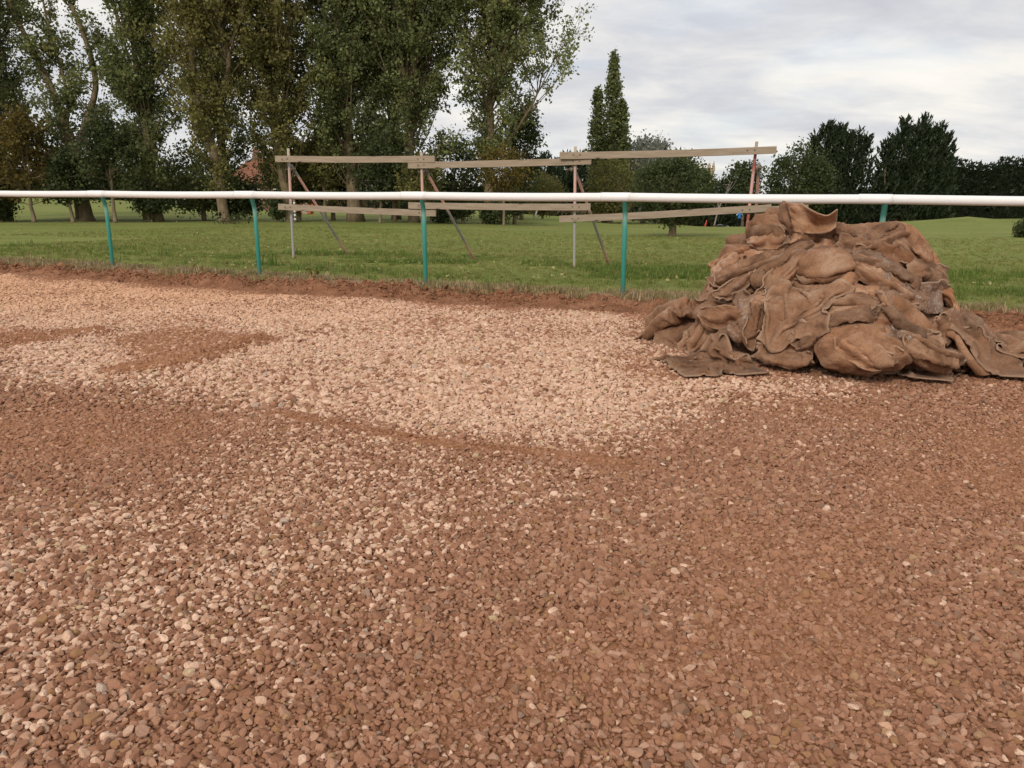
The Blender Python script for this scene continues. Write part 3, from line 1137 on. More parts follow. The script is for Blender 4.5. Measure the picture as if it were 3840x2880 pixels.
# sheets slumped over the core: plan x, y, angle, spread, true size, seed
for sp in ((-0.05, 0.50, 0.0, 1.8, 0.8, 2.4, 1.6, 11), (-0.85, 0.05, 1.3, 0.9, 0.7, 1.4, 1.3, 12), (0.75, 0.15, 1.7, 0.9, 0.7, 1.5, 1.3, 13),
           (-0.50, -0.45, 0.1, 0.80, 0.55, 1.4, 1.2, 14), (0.35, -0.45, -0.2, 0.9, 0.55, 1.5, 1.2, 15), (-0.05, -0.3, 0.0, 0.9, 0.5, 1.4, 1.1, 16),
           (-0.68, -0.02, 0.5, 0.55, 0.60, 1.0, 1.1, 17), (0.50, -0.02, -0.5, 0.7, 0.55, 1.3, 1.0, 18), (0.05, 0.05, 0.1, 0.8, 0.5, 1.2, 1.0, 19),
           (0.40, 0.22, 0.3, 0.6, 0.6, 1.0, 1.0, 20), (0.65, -0.30, -0.9, 0.6, 0.4, 1.1, 0.9, 22), (-0.80, -0.30, 0.9, 0.55, 0.4, 1.0, 0.9, 23)):
    settle(*sp, amp=0.08, stiff=0.5)


def front(xa, ha, field):
    """where the sight line through elevation point (xa, ha) meets the heap's front"""
    ys = np.linspace(-1.6, 1.2, 281)
    x = xa * (1 + ys / HDIST)
    z = 1.18 - (1.18 - ha) * (1 + ys / HDIST)
    h, _, _ = field.at(x, ys)
    hit = np.nonzero(h >= z)[0]
    if len(hit):
        i = hit[0]
        return np.array([x[i], ys[i], z[i]])
    i = int(np.argmin(z - h + 0.1 * np.abs(ys)))
    return np.array([x[i], ys[i], h[i]])


def spline(pts, n):
    P = np.asarray(pts, float)
    t = np.concatenate([[0], np.cumsum(np.linalg.norm(np.diff(P, axis=0), axis=1) + 1e-6)])
    s_ = np.linspace(0, t[-1], n)
    Q = np.stack([np.interp(s_, t, P[:, k]) for k in range(P.shape[1])], -1)
    for _ in range(max(2, n // 5)):
        Q[1:-1] = 0.25 * Q[:-2] + 0.5 * Q[1:-1] + 0.25 * Q[2:]
    return Q


def ribbon(C, Nn, w, r, kind, seed, wrap=1.25, crease=0.011, taper=0.4, grow=1.06, steps=11, grav=1.2, relaxed=True, tucked=1, pleat=1.0):
    """fold of cloth lying along centre line C with outward directions Nn"""
    rg = np.random.default_rng(seed)
    n = len(C)
    T = np.gradient(C, axis=0)
    T /= np.linalg.norm(T, axis=1)[:, None] + 1e-9
    Nn = Nn - T * (Nn * T).sum(1)[:, None]
    Nn /= np.linalg.norm(Nn, axis=1)[:, None] + 1e-9
    B = np.cross(Nn, T)
    if kind in ('lip', 'ridge') and B[n // 2, 2] < 0:
        B = -B                      # B points up the heap
    m = max(18, int((2.2 * w + 2 * r) / 0.0095))
    c = np.linspace(-1, 1, m)
    u = np.linspace(0, 1, n)
    o1, o2 = rg.random(2) * 30
    wv = w * (0.75 + 0.5 * fbm(u * n * 0.0125 * 5 + o1, u * 0 + o2, 2, seed))
    rv = r * (0.65 + 0.7 * fbm(u * n * 0.0125 * 6 + o2, u * 0 + o1, 2, seed + 3)) * (1 - taper + taper * np.sin(np.pi * np.clip(u, 0.04, 0.96)) ** 0.5)
    tuck = sstep(0, 0.14, u) * sstep(1, 0.86, u)
    wv = wv * (0.62 + 0.38 * tuck)
    if kind == 'arch':
        lat = np.sin(c * math.pi / 2 * wrap) / max(math.sin(min(math.pi / 2 * wrap, math.pi / 2)), 0.5)
        out = np.cos(c * math.pi / 2 * wrap)
        lat = lat * (1 + 0.10 * rg.standard_normal())
    elif kind == 'ridge':
        # a long crease standing up from the sheet, steeper on one side
        lat = c * 1.0
        q_ = c + 0.18
        out = np.where(q_ > 0, np.exp(-(1.9 * q_) ** 2), np.exp(-(3.4 * q_) ** 2)) - 0.30 * c * c
    else:
        # tucked in above, rolling out and over, edge hanging free below
        k = rg.uniform(0.15, 0.55)
        lat = np.interp(c, [-1, -0.45, 0.1, 0.55, 0.8, 1], [1.15, 0.65, 0.0, -0.62, -0.92, -0.80 - 0.2 * rg.random()])
        out = np.interp(c, [-1, -0.45, 0.1, 0.55, 0.8, 1], [-0.25, 0.55, 1.0, 0.95, 0.62, k])
        for _ in range(2):
            lat[1:-1] = (lat[:-2] + 2 * lat[1:-1] + lat[2:]) / 4
            out[1:-1] = (out[:-2] + 2 * out[1:-1] + out[2:]) / 4
    P = C[:, None, :] + B[:, None, :] * (wv[:, None] * lat[None])[..., None] + Nn[:, None, :] * (rv[:, None] * out[None])[..., None]
    U, Cc = np.meshgrid(u * n * 0.0125, c * (w + r), indexing='ij')
    sl = rg.uniform(-0.6, 0.6)
    g = np.abs(fbm(U * 3.5 + o1, (Cc + sl * U) * 15 + o2, 3, seed + 1) - .5) * 2.4 - .35
    g2 = fbm(U * 7 + o2, Cc * 7 + o1, 3, seed + 7) - .5
    # pleats: rounded ridges with sharp valleys running along the fold
    k_ = max(1.0, w / rg.uniform(0.05, 0.075))
    ph = 0.8 * (fbm(U * 1.6 + o2, Cc * 1.5 + o1, 3, seed + 9) - .5) * 2
    pl = np.abs(np.sin(math.pi * (k_ * c[None, :] * 0.5 + ph + o1)))
    dep = pleat * (0.007 + 0.14 * r) * (0.35 + 1.3 * fbm(U * 3 + o1, Cc * 3 + o2, 2, seed + 11))
    P = P + Nn[:, None, :] * (crease * 1.5 * g + crease * 0.5 * g2 + dep * (pl - 0.6))[..., None]
    if kind == 'lip':
        e = sstep(0.55, 1.0, c)[None, :] * (fbm(u * n * 0.0125 * 9 + o1, u * 0 + 3, 3, seed + 4) - .5)[:, None]
        P = P + B[:, None, :] * (0.07 * e)[..., None] + Nn[:, None, :] * (0.05 * e)[..., None]
    P = P - Nn[:, None, :] * (0.055 * (1 - tuck) * (tucked > 0))[:, None, None]
    if relaxed:
        f = Field(HF - 0.045)
        P = cloth(P, 0.015, 0.015, f, steps=steps, iters=5, stiff=0.30, grav=grav, grow=grow, thick=0.0, fric=0.9)
    return P


def fold(spine, w, r, kind, tone, seed, name='fold', **kw):
    f = Field(HF)
    L = sum(math.dist(a, b_) for a, b_ in zip(spine[:-1], spine[1:]))
    n = max(12, int(L / 0.0115))
    E_ = spline(spine, n)
    C = np.array([front(a, b_, f) for a, b_ in E_])
    for _ in range(6):
        C[1:-1] = 0.25 * C[:-2] + 0.5 * C[1:-1] + 0.25 * C[2:]
    f2 = Field(blur(HF, 25))
    h, hx, hy = f2.at(C[:, 0], C[:, 1])
    Nn = np.stack([-hx, -hy, np.ones(n)], -1)
    Nn /= np.linalg.norm(Nn, axis=1)[:, None]
    Nn = 0.55 * Nn + 0.45 * np.array([0, -0.85, 0.5])
    P = ribbon(C, Nn, w, r, kind, seed, **kw)
    splat(P)
    o = cloth_obj(name, P, heap)
    o.color = (tone, 1.0 if tone < 0.15 else 0.25 + 0.35 * random.random(), random.random(), 1)
    return o


def ground_roll(pts, w, r, seed, tone, name='roll', kind='arch', wrap=1.45, **kw):
    """fold lying on the ground: pts (x, y, height of centre)"""
    P3 = np.array(pts, float)
    L = np.linalg.norm(np.diff(P3, axis=0), axis=1).sum()
    C = spline(P3, max(12, int(L / 0.0115)))
    Nn = np.tile(np.array([0.0, -0.45, 0.9]), (len(C), 1))
    P = ribbon(C, Nn, w, r, kind, seed, wrap=wrap, **kw)
    P[..., 2] = np.maximum(P[..., 2], 0.006 + 0.01 * vnoise(P[..., 0] * 20, P[..., 1] * 20, 2))
    splat(P)
    o = cloth_obj(name, P, heap)
    o.color = (tone, 0.3, random.random(), 1)
    return o


STRANDS = [
    [(-0.96, 0.68), (-0.85, 0.78), (-0.67, 0.84), (-0.51, 0.92), (-0.4, 0.96)],
    [(-0.96, 0.56), (-0.84, 0.66), (-0.67, 0.73), (-0.5, 0.81), (-0.4, 0.85)],
    [(-0.94, 0.51), (-0.82, 0.62), (-0.65, 0.68), (-0.48, 0.76), (-0.38, 0.8)],
    [(-0.92, 0.5), (-0.84, 0.59), (-0.72, 0.69), (-0.64, 0.75)],
    [(-0.89, 0.4), (-0.8, 0.49), (-0.69, 0.59), (-0.6, 0.66)],
    [(-0.53, 0.5), (-0.41, 0.65), (-0.29, 0.75), (-0.17, 0.84)],
    [(-0.5, 0.45), (-0.38, 0.6), (-0.26, 0.7), (-0.14, 0.79)],
    [(-0.41, 0.52), (-0.29, 0.46), (-0.11, 0.47), (0.05, 0.55), (0.17, 0.69)],
    [(-0.4, 0.45), (-0.28, 0.39), (-0.1, 0.39), (0.06, 0.48), (0.17, 0.62)],
    [(-0.28, 0.66), (-0.13, 0.6), (0.0, 0.62), (0.13, 0.73)],
    [(-0.26, 0.08), (-0.17, 0.17), (-0.04, 0.29), (0.09, 0.37), (0.23, 0.4), (0.33, 0.37)],
    [(-0.23, 0.03), (-0.14, 0.11), (-0.01, 0.24), (0.12, 0.31), (0.25, 0.35), (0.36, 0.32)],
    [(0.03, 0.91), (0.18, 0.91), (0.34, 0.89), (0.48, 0.86), (0.55, 0.77)],
    [(0.01, 0.82), (0.16, 0.83), (0.32, 0.8), (0.47, 0.77), (0.54, 0.69)],
    [(-0.01, 0.78), (0.14, 0.79), (0.3, 0.77), (0.44, 0.73), (0.52, 0.65)],
    [(0.16, 0.86), (0.29, 0.8), (0.43, 0.72), (0.57, 0.63), (0.66, 0.56)],
    [(0.13, 0.75), (0.26, 0.69), (0.4, 0.61), (0.54, 0.52), (0.63, 0.45)],
    [(-0.3, 0.99), (-0.16, 1.01), (0.01, 1.02), (0.2, 0.99), (0.41, 0.97)],
    [(-0.29, 0.9), (-0.16, 0.93), (0.02, 0.94), (0.21, 0.91), (0.42, 0.89)],
    [(0.18, 0.93), (0.3, 1.0), (0.4, 1.05), (0.51, 1.0)],
    [(0.24, 0.87), (0.36, 0.95), (0.46, 1.0), (0.56, 0.95)],
    [(-0.66, 0.43), (-0.67, 0.31), (-0.69, 0.15), (-0.73, 0.04)],
    [(-0.58, 0.41), (-0.59, 0.28), (-0.61, 0.13), (-0.64, 0.01)],
    [(-1.04, 0.4), (-0.91, 0.36), (-0.78, 0.38), (-0.69, 0.42)],
    [(-1.03, 0.29), (-0.91, 0.25), (-0.77, 0.27), (-0.68, 0.31)],
    [(0.39, 0.45), (0.5, 0.31), (0.62, 0.23), (0.74, 0.18)],
    [(0.09, 0.15), (0.2, 0.06), (0.33, -0.02), (0.47, -0.06)],
    [(0.16, 0.19), (0.28, 0.09), (0.41, 0.01), (0.54, -0.02)],
    [(0.26, 0.21), (0.37, 0.11), (0.5, 0.03), (0.63, -0.0)],
    [(0.57, 0.14), (0.7, 0.09), (0.83, 0.03), (0.98, -0.02)],
    [(0.59, 0.18), (0.72, 0.14), (0.85, 0.07), (1.0, 0.02)],
    [(-0.65, 0.93), (-0.57, 0.99), (-0.47, 1.01), (-0.4, 0.96)],
    [(-0.65, 0.86), (-0.56, 0.93), (-0.47, 0.94), (-0.39, 0.9)],
]
FOLDS = [
    ('pillow', (-0.77, 0.91), (0.105, 0.084, 0), 0.084, 0.30),
    ('pillow', (-0.84, 0.58), (0.154, 0.168, -20), 0.084, 0.45),
    ('pillow', (-0.96, 0.37), (0.154, 0.126, 20), 0.070, 0.40),
    ('lip', [(-0.97, 0.58), (-0.84, 0.69), (-0.67, 0.77), (-0.5, 0.85), (-0.39, 0.9)], 0.112, 0.087, 0.55),
    ('arch', [(-0.92, 0.47), (-0.83, 0.55), (-0.72, 0.66), (-0.64, 0.72)], 0.070, 0.063, 0.40),
    ('lip', [(-1.07, 0.32), (-0.94, 0.29), (-0.8, 0.3), (-0.69, 0.35)], 0.077, 0.077, 0.40),
    ('arch', [(-0.83, 0.44), (-0.76, 0.4), (-0.69, 0.39)], 0.059, 0.056, 0.35),
    ('arch', [(-1.01, 0.2), (-0.88, 0.24), (-0.76, 0.27)], 0.063, 0.063, 0.40),
    ('lip', [(-0.8, 0.69), (-0.79, 0.58), (-0.71, 0.5), (-0.56, 0.54)], 0.067, 0.077, 0.30),
    ('arch', [(-0.68, 0.52), (-0.63, 0.62), (-0.55, 0.72), (-0.46, 0.8)], 0.059, 0.049, 0.20),
    ('arch', [(-0.59, 0.48), (-0.54, 0.59), (-0.49, 0.7), (-0.41, 0.77)], 0.056, 0.045, 0.25),
    ('lip', [(-0.59, 0.51), (-0.58, 0.63), (-0.45, 0.73), (-0.33, 0.83), (-0.2, 0.91)], 0.063, 0.084, 0.50),
    ('arch', [(-0.69, 0.48), (-0.66, 0.34), (-0.67, 0.19), (-0.71, 0.04)], 0.056, 0.059, 0.20),
    ('arch', [(-0.75, 0.15), (-0.7, 0.25), (-0.67, 0.32)], 0.053, 0.053, 0.30),
    ('lip', [(-0.84, 0.06), (-0.77, 0.16), (-0.71, 0.25)], 0.056, 0.059, 0.30),
    ('pillow', (-0.07, 0.71), (0.238, 0.182, 12), 0.133, 0.45),
    ('lip', [(-0.3, 0.56), (-0.18, 0.52), (-0.02, 0.54), (0.16, 0.66)], 0.042, 0.070, 0.45),
    ('lip', [(-0.41, 0.5), (-0.29, 0.44), (-0.1, 0.44), (0.05, 0.53), (0.17, 0.67)], 0.081, 0.087, 0.45),
    ('pillow', (-0.24, 0.33), (0.154, 0.084, 0), 0.063, 0.90),
    ('pillow', (-0.46, 0.25), (0.161, 0.147, 20), 0.119, 0.60),
    ('lip', [(-0.49, 0.47), (-0.61, 0.37), (-0.64, 0.2), (-0.59, 0.06)], 0.059, 0.087, 0.50),
    ('lip', [(-0.61, 0.07), (-0.47, 0.04), (-0.33, 0.12), (-0.29, 0.19)], 0.053, 0.067, 0.30),
    ('pillow', (0.25, 0.62), (0.112, 0.098, 0), 0.063, 0.50),
    ('lip', [(0.18, 0.48), (0.27, 0.52), (0.37, 0.52)], 0.045, 0.056, 0.60),
    ('arch', [(0.07, 0.32), (0.21, 0.32), (0.37, 0.3)], 0.063, 0.059, 0.40),
    ('lip', [(-0.27, 0.14), (-0.17, 0.22), (-0.04, 0.35), (0.09, 0.42), (0.22, 0.46), (0.34, 0.41)], 0.070, 0.084, 0.55),
    ('pillow', (0.19, 0.42), (0.182, 0.059, 2), 0.070, 0.35),
    ('arch', [(-0.09, 0.2), (0.03, 0.27), (0.16, 0.25), (0.29, 0.16)], 0.059, 0.059, 0.35),
    ('arch', [(-0.04, 0.15), (0.07, 0.2), (0.19, 0.18)], 0.049, 0.050, 0.35),
    ('lip', [(0.16, 0.19), (0.28, 0.25), (0.4, 0.23), (0.52, 0.17)], 0.056, 0.059, 0.80),
    ('flap', [(0.43, 0.19), (0.51, 0.18), (0.59, 0.16)], 0.056, 0.035, 0.05),
    ('arch', [(0.02, 1.01), (0.22, 1.03), (0.38, 1.09), (0.51, 1.05), (0.61, 0.92), (0.71, 0.76), (0.79, 0.58)], 0.077, 0.077, 0.90),
    ('pillow', (0.21, 1.0), (0.266, 0.077, 5), 0.077, 0.70),
    ('pillow', (0.6, 0.85), (0.105, 0.154, 25), 0.070, 0.60),
    ('arch', [(-0.32, 0.94), (-0.16, 0.98), (0.01, 0.98), (0.2, 0.95), (0.42, 0.93)], 0.056, 0.081, 0.65),
    ('arch', [(0.02, 0.88), (0.18, 0.88), (0.34, 0.85), (0.49, 0.82), (0.56, 0.73)], 0.059, 0.081, 0.55),
    ('lip', [(0.13, 0.81), (0.27, 0.76), (0.41, 0.68), (0.55, 0.58), (0.64, 0.51)], 0.059, 0.087, 0.50),
    ('lip', [(0.13, 0.74), (0.24, 0.7), (0.34, 0.63)], 0.045, 0.056, 0.40),
    ('flap', [(0.53, 0.73), (0.64, 0.69), (0.73, 0.66), (0.8, 0.64)], 0.105, 0.070, 0.35),
    ('flap', [(0.35, 0.66), (0.45, 0.58), (0.54, 0.51)], 0.077, 0.045, 0.05),
    ('flap', [(0.56, 0.48), (0.69, 0.46), (0.79, 0.47)], 0.112, 0.059, 0.10),
    ('pillow', (0.58, 0.31), (0.266, 0.105, -38), 0.084, 0.95),
    ('lip', [(0.48, 0.22), (0.62, 0.16), (0.76, 0.14)], 0.042, 0.056, 0.10),
    ('pillow', (0.85, 0.43), (0.087, 0.119, 15), 0.077, 0.90),
    ('pillow', (0.88, 0.27), (0.091, 0.070, 0), 0.063, 0.12),
    ('pillow', (1.02, 0.3), (0.098, 0.098, -35), 0.070, 0.30),
    ('lip', [(0.75, 0.18), (0.87, 0.14), (0.97, 0.17)], 0.070, 0.059, 0.20),
    ('pillow', (-0.24, 0.04), (0.182, 0.119, -12), 0.105, 0.60),
    ('lip', [(-0.55, 0.0), (-0.44, -0.07), (-0.25, -0.08), (-0.09, -0.06)], 0.048, 0.067, 0.50),
    ('pillow', (0.26, 0.05), (0.315, 0.165, -3), 0.140, 0.55),
    ('arch', [(0.56, 0.11), (0.68, 0.04), (0.81, -0.01), (0.9, -0.04)], 0.059, 0.070, 0.50),
    ('arch', [(0.59, 0.16), (0.71, 0.12), (0.83, 0.04), (0.95, -0.01)], 0.050, 0.063, 0.40),
    ('lip', [(0.72, 0.15), (0.83, 0.07), (0.94, 0.02), (1.06, 0.05)], 0.056, 0.067, 0.30),
    ('lip', [(0.91, 0.06), (1.02, 0.12), (1.15, 0.12), (1.23, 0.04)], 0.070, 0.067, 0.40),
    ('pillow', (-0.53, 0.99), (0.175, 0.175, 20), 0.154, 0.75),
    ('arch', [(-0.58, 1.12), (-0.5, 1.18), (-0.41, 1.22), (-0.3, 1.19), (-0.23, 1.16)], 0.077, 0.070, 0.80),
    ('lip', [(-0.43, 1.22), (-0.43, 1.14), (-0.4, 1.04), (-0.35, 0.94)], 0.042, 0.073, 0.50),
]


def pillow(cen, size, r, tone, seed, name='fold', crease=0.015):
    """taut bulging fold: a puffed patch tucked in all round"""
    rg = np.random.default_rng(seed)
    f = Field(HF)
    rx, ry, rot = size
    C = np.mean([front(cen[0] + dx * rx, cen[1] + dz * ry, f) for dx, dz in ((0, 0), (-.4, 0), (.4, 0), (0, -.4), (0, .4))], axis=0)
    h, hx, hy = Field(blur(HF, 40)).at(np.array([C[0]]), np.array([C[1]]))
    Nn = unit_(np.array([-hx[0], -hy[0], 1.0]))
    Nn = unit_(0.45 * Nn + 0.55 * np.array([0, -0.88, 0.47]))
    X = unit_(np.cross(np.array([0, 0, 1.0]), -Nn))
    if X[0] < 0:
        X = -X
    Z = np.cross(X, Nn)
    if Z[2] < 0:
        Z = -Z
    cr, sr = math.cos(R(rot)), math.sin(R(rot))
    A, B = X * cr + Z * sr, -X * sr + Z * cr
    n, m = max(14, int(2.3 * rx / 0.0105)), max(14, int(2.3 * ry / 0.0105))
    u, v = np.meshgrid(np.linspace(-1, 1, n), np.linspace(-1, 1, m), indexing='ij')
    du, dv = u * np.sqrt(1 - v * v / 2), v * np.sqrt(1 - u * u / 2)
    rho = np.sqrt(du * du + dv * dv)
    o1, o2 = rg.random(2) * 30
    th = np.arctan2(dv, du)
    wob = 1 + 0.22 * (fbm(np.cos(th) * 1.5 + o1, np.sin(th) * 1.5 + o2, 3, seed) - .5) * 2 * rho
    out = r * np.clip(1 - rho ** 2.4, 0, 1) ** 0.55 - 0.05 * sstep(0.8, 1.0, rho)
    # long creases pulled across it
    sa = rg.uniform(0.3, 1.0) * (1 if rg.random() < .6 else -1)
    p_, q_ = du * rx, dv * ry
    al, ac = p_ * math.cos(sa) + q_ * math.sin(sa), -p_ * math.sin(sa) + q_ * math.cos(sa)
    g = np.abs(fbm(al * 2.5 + o1, ac * 17 + o2, 3, seed + 2) - .5) * 2
    out = out + crease * 2.4 * (g - .4) + 0.035 * (fbm(p_ * 6 + o2, q_ * 5 + o1, 2, seed + 5) - .5)
    P = C + A * (du * wob * rx)[..., None] + B * (dv * wob * ry)[..., None] + Nn * out[..., None]
    P = cloth(P, 0.012, 0.012, Field(HF - 0.06), steps=9, iters=4, stiff=0.3, grav=0.8, grow=1.04, thick=0.0, fric=0.9)
    splat(P)
    o = cloth_obj(name, P, heap)
    o.color = (tone, 1.0 if tone < 0.15 else 0.3 + 0.4 * random.random(), random.random(), 1)
    return o


def unit_(a):
    return a / (np.linalg.norm(a) + 1e-9)


# pieces at the foot first
ground_roll([(-1.52, -0.02, 0.02), (-1.30, -0.13, 0.06), (-1.05, -0.12, 0.085), (-0.82, -0.06, 0.09)], 0.10, 0.10, 51, 0.45, taper=0.7)
ground_roll([(-0.02, -0.36, 0.10), (0.15, -0.42, 0.12), (0.33, -0.40, 0.12), (0.50, -0.34, 0.10)], 0.13, 0.13, 52, 0.55, taper=0.45)
# crumpled under-layers, at random over the face
rgf = np.random.default_rng(77)


def random_folds(k, seed0, w=(0.05, 0.10), r=(0.035, 0.06)):
    for i in range(k):
        xa, ha = rgf.uniform(-0.85, 0.75), rgf.uniform(0.10, 0.86)
        an = rgf.normal(0.15, 0.7) + (0.5 if xa < 0 else -0.5)
        L = rgf.uniform(0.32, 0.72)
        bw = rgf.normal(0, 0.07)
        t = np.linspace(-.5, .5, 4)
        pts = [(xa + math.cos(an) * L * q - math.sin(an) * bw * (1 - 4 * q * q), max(0.04, ha + math.sin(an) * L * q + math.cos(an) * bw * (1 - 4 * q * q))) for q in t]
        fold(pts, rgf.uniform(*w), rgf.uniform(*r), 'lip' if rgf.random() < .5 else 'arch', rgf.uniform(.15, .75), seed0 + i)


random_folds(12, 300)
for i, (kd, sp_, w_, r_, tn) in enumerate(FOLDS):
    if kd == 'pillow':
        pillow(sp_, w_, r_ * (0.95 if i >= len(FOLDS) - 8 else 0.72), tn, 600 + i, name='hood' if i == len(FOLDS) - 3 else 'fold')
    else:
        if i == len(FOLDS) - 8:
            random_folds(9, 360, (0.028, 0.042), (0.035, 0.05))
        fold(sp_, w_, r_ * (1.15 if kd == 'lip' else 1.0), 'lip' if kd == 'flap' else kd, tn, 100 + i, name='flap' if kd == 'flap' else 'fold')
for i, sp_ in enumerate(STRANDS):
    if i % 5 == 3:
        continue
    if i % 2:
        fold(sp_, rgf.uniform(0.050, 0.070), rgf.uniform(0.050, 0.070), 'lip', rgf.uniform(.1, .65), 700 + i, name='fold', pleat=0.5, taper=0.5)
    else:
        fold(sp_, rgf.uniform(0.055, 0.075), rgf.uniform(0.045, 0.065), 'ridge', rgf.uniform(.35, .65), 700 + i, name='crease', pleat=0.4, taper=0.7)
# the big taut bulge over the middle
pillow((-0.06, 0.71), (0.225, 0.165, 12), 0.10, 0.45, 801)
# stiff horn of cloth at the top
top = spline([(-0.40, -0.14, 1.22), (-0.27, -0.20, 1.195), (-0.16, -0.24, 1.13), (-0.09, -0.26, 1.105), (-0.01, -0.30, 1.15)], 30)
bot = spline([(-0.32, -0.16, 0.98), (-0.22, -0.20, 0.97), (-0.13, -0.20, 0.97), (-0.06, -0.18, 0.98), (-0.01, -0.15, 1.02)], 30)
v_ = np.linspace(0, 1, 18)
hn = top[:, None] * (1 - v_)[None, :, None] + bot[:, None] * v_[None, :, None]
uu, vv = np.meshgrid(np.linspace(0, 1, 30), v_, indexing='ij')
hn[..., 1] += 0.06 * np.sin(math.pi * vv) + 0.10 * (fbm(uu * 4, vv * 3, 3, 4) - .5) + 0.05 * np.sin(uu * 7) * (1 - vv)
hn[..., 2] += 0.03 * (fbm(uu * 6, vv * 2 + 5, 2, 6) - .5) * (1 - vv)
ho = cloth_obj('flap', hn, heap, thick=0.009)
ho.color = (0.85, 0.2, 0.4, 1)
ground_roll([(0.46, -0.60, 0.03), (0.65, -0.58, 0.05), (0.85, -0.62, 0.04), (1.0, -0.58, 0.05), (1.20, -0.46, 0.04)], 0.07, 0.07, 53, 0.35, kind='arch')
ground_roll([(1.15, 0.30, 0.10), (1.32, 0.45, 0.08), (1.50, 0.42, 0.06), (1.75, 0.30, 0.05)], 0.10, 0.09, 54, 0.2)
ground_roll([(1.30, 0.75, 0.06), (1.5, 0.80, 0.07), (1.72, 0.70, 0.05)], 0.10, 0.09, 55, 0.5)
ground_roll([(0.95, -0.30, 0.06), (1.15, -0.22, 0.06), (1.35, -0.05, 0.04)], 0.10, 0.06, 56, 0.5, kind='lip')
# tongues spread on the gravel
for sp, tn in (((-0.80, -1.02, 0.5, 0.50, 0.52, 0.80, 0.85, 30), 0.6), ((-0.20, -0.78, -0.35, 0.46, 0.34, 0.75, 0.62, 31), 0.5),
               ((1.05, -0.40, 0.2, 0.60, 0.34, 0.85, 0.55, 33), 0.35), ((1.45, 0.15, 0.3, 0.70, 0.40, 1.0, 0.7, 34), 0.4)):
    o = settle(*sp, amp=0.055, stiff=0.5, steps=30)
    o.color = (tn, 0.3, random.random(), 1)

# ------------------------------------------------------------------ white running rail on green posts
def rail_white():
    m, nt, b, _ = material('white_plastic')
    co = coords(nt)
    dirt = ramp(nt, noise(nt, mapping(nt, co, (1.2, 1.2, 9)), 3.0, 6, 0.65), [(0.35, (0.85, 0.85, 0.84)), (0.75, (0.78, 0.77, 0.74))])
    sc_ = noise(nt, mapping(nt, co, (1.5, 1.5, 60)), 3.0, 5, 0.7, 0.4)
    scr = math_node(nt, 'MULTIPLY', ramp(nt, sc_, [(0.61, 0.0), (0.65, 1.0)]), ramp(nt, noise(nt, co, 1.1, 2), [(0.54, 0.0), (0.62, 0.9)]))
    c = mix(nt, scr, dirt, (0.06, 0.06, 0.055))
    nt.links.new(c, b.inputs['Base Color'])
    b.inputs['Roughness'].default_value = 0.45
    b.inputs['Specular IOR Level'].default_value = 0.4
    return m


def post_green():
    m, nt, b, _ = material('green_plastic')
    co = coords(nt)
    sp = N(nt, 'ShaderNodeSeparateXYZ')
    nt.links.new(co, sp.inputs[0])
    zz = math_node(nt, 'ADD', sp.outputs[2], math_node(nt, 'MULTIPLY', math_node(nt, 'SUBTRACT', noise(nt, co, 6.0, 4), 0.5), 0.25))
    # pale band below the bend, darker green above it
    c = ramp(nt, zz, [(0.0, (0.030, 0.190, 0.150)), (0.50, (0.032, 0.235, 0.185)), (0.80, (0.060, 0.300, 0.240)), (0.90, (0.190, 0.400, 0.340)), (1.0, (0.035, 0.170, 0.135))])
    d = ramp(nt, noise(nt, mapping(nt, co, (3, 3, 0.6)), 9.0, 5, 0.7), [(0.5, 0.0), (0.75, 0.35)])
    c = mix(nt, d, c, (0.12, 0.13, 0.10))
    splash = ramp(nt, zz, [(0.02, 0.55), (0.16, 0.0)])
    c = mix(nt, splash, c, (0.17, 0.10, 0.06))
    nt.links.new(c, b.inputs['Base Color'])
    b.inputs['Roughness'].default_value = 0.5
    return m


M_RAIL, M_POST = rail_white(), post_green()
M_SLEEVE = plain('white_sleeve', (0.85, 0.85, 0.84), 0.45, 0.4, 0.05, 5)
POSTX = [-11.8, -9.05, -6.31, -3.61, -1.12, 1.31, 3.93, 6.75, 9.5]


def rail_pt(x):
    """centre of the rail for post line abscissa x"""
    d = float(rail_d(x))
    nn = 1 / math.sqrt(1 + d * d)
    return np.array([x + d * nn * 0.06, float(rail_y(x)) - nn * 0.06, 1.425 + float(tilt(x))])


rail = empty('running_rail', (POSTX[5], float(rail_y(POSTX[5])), 0.285), 'white plastic running rail on bent green posts along the track edge', 'rail')


def local(root, P):
    return np.asarray(P, float) - np.array(root.location)


for i, x in enumerate(POSTX):
    d = float(rail_d(x))
    nn = 1 / math.sqrt(1 + d * d)
    out = np.array([d * nn, -nn, 0.0])
    b0 = np.array([x, float(rail_y(x)), float(lawn_z(x, rail_y(x)))])
    rc = rail_pt(x)
    H = rc[2] - b0[2]
    prof = [(0, -0.25), (0, 0.0), (0, 0.5 * H), (0, H - 0.26), (0.004, H - 0.19), (0.014, H - 0.135), (0.030, H - 0.09), (0.048, H - 0.055), (0.060, H - 0.02)]
    P = np.array([b0 * 0 + out * a + np.array([0, 0, z]) for a, z in prof])
    o = tube_obj('post', spline(P, 40), 0.0285, M_POST, rail, 16)
    o.location = local(rail, b0)
    # short dark ground spike
    o2 = tube_obj('ground_spike', [(0, 0, -0.28), (0, 0, 0.05)], 0.022, plain('spike_steel', (0.05, 0.05, 0.05), 0.6), o, 8)
for x0, x1 in zip(POSTX[:-1], POSTX[1:]):
    C = np.array([rail_pt(x0 + (x1 - x0) * t) for t in np.linspace(0.0, 1.0, 14)])
    C[:, 2] -= 0.008 * np.sin(np.linspace(0, math.pi, 14))
    mid = C[7].copy()
    o = tube_obj('rail', C - mid, 0.0490, M_RAIL, rail, 24)
    o.location = local(rail, mid)
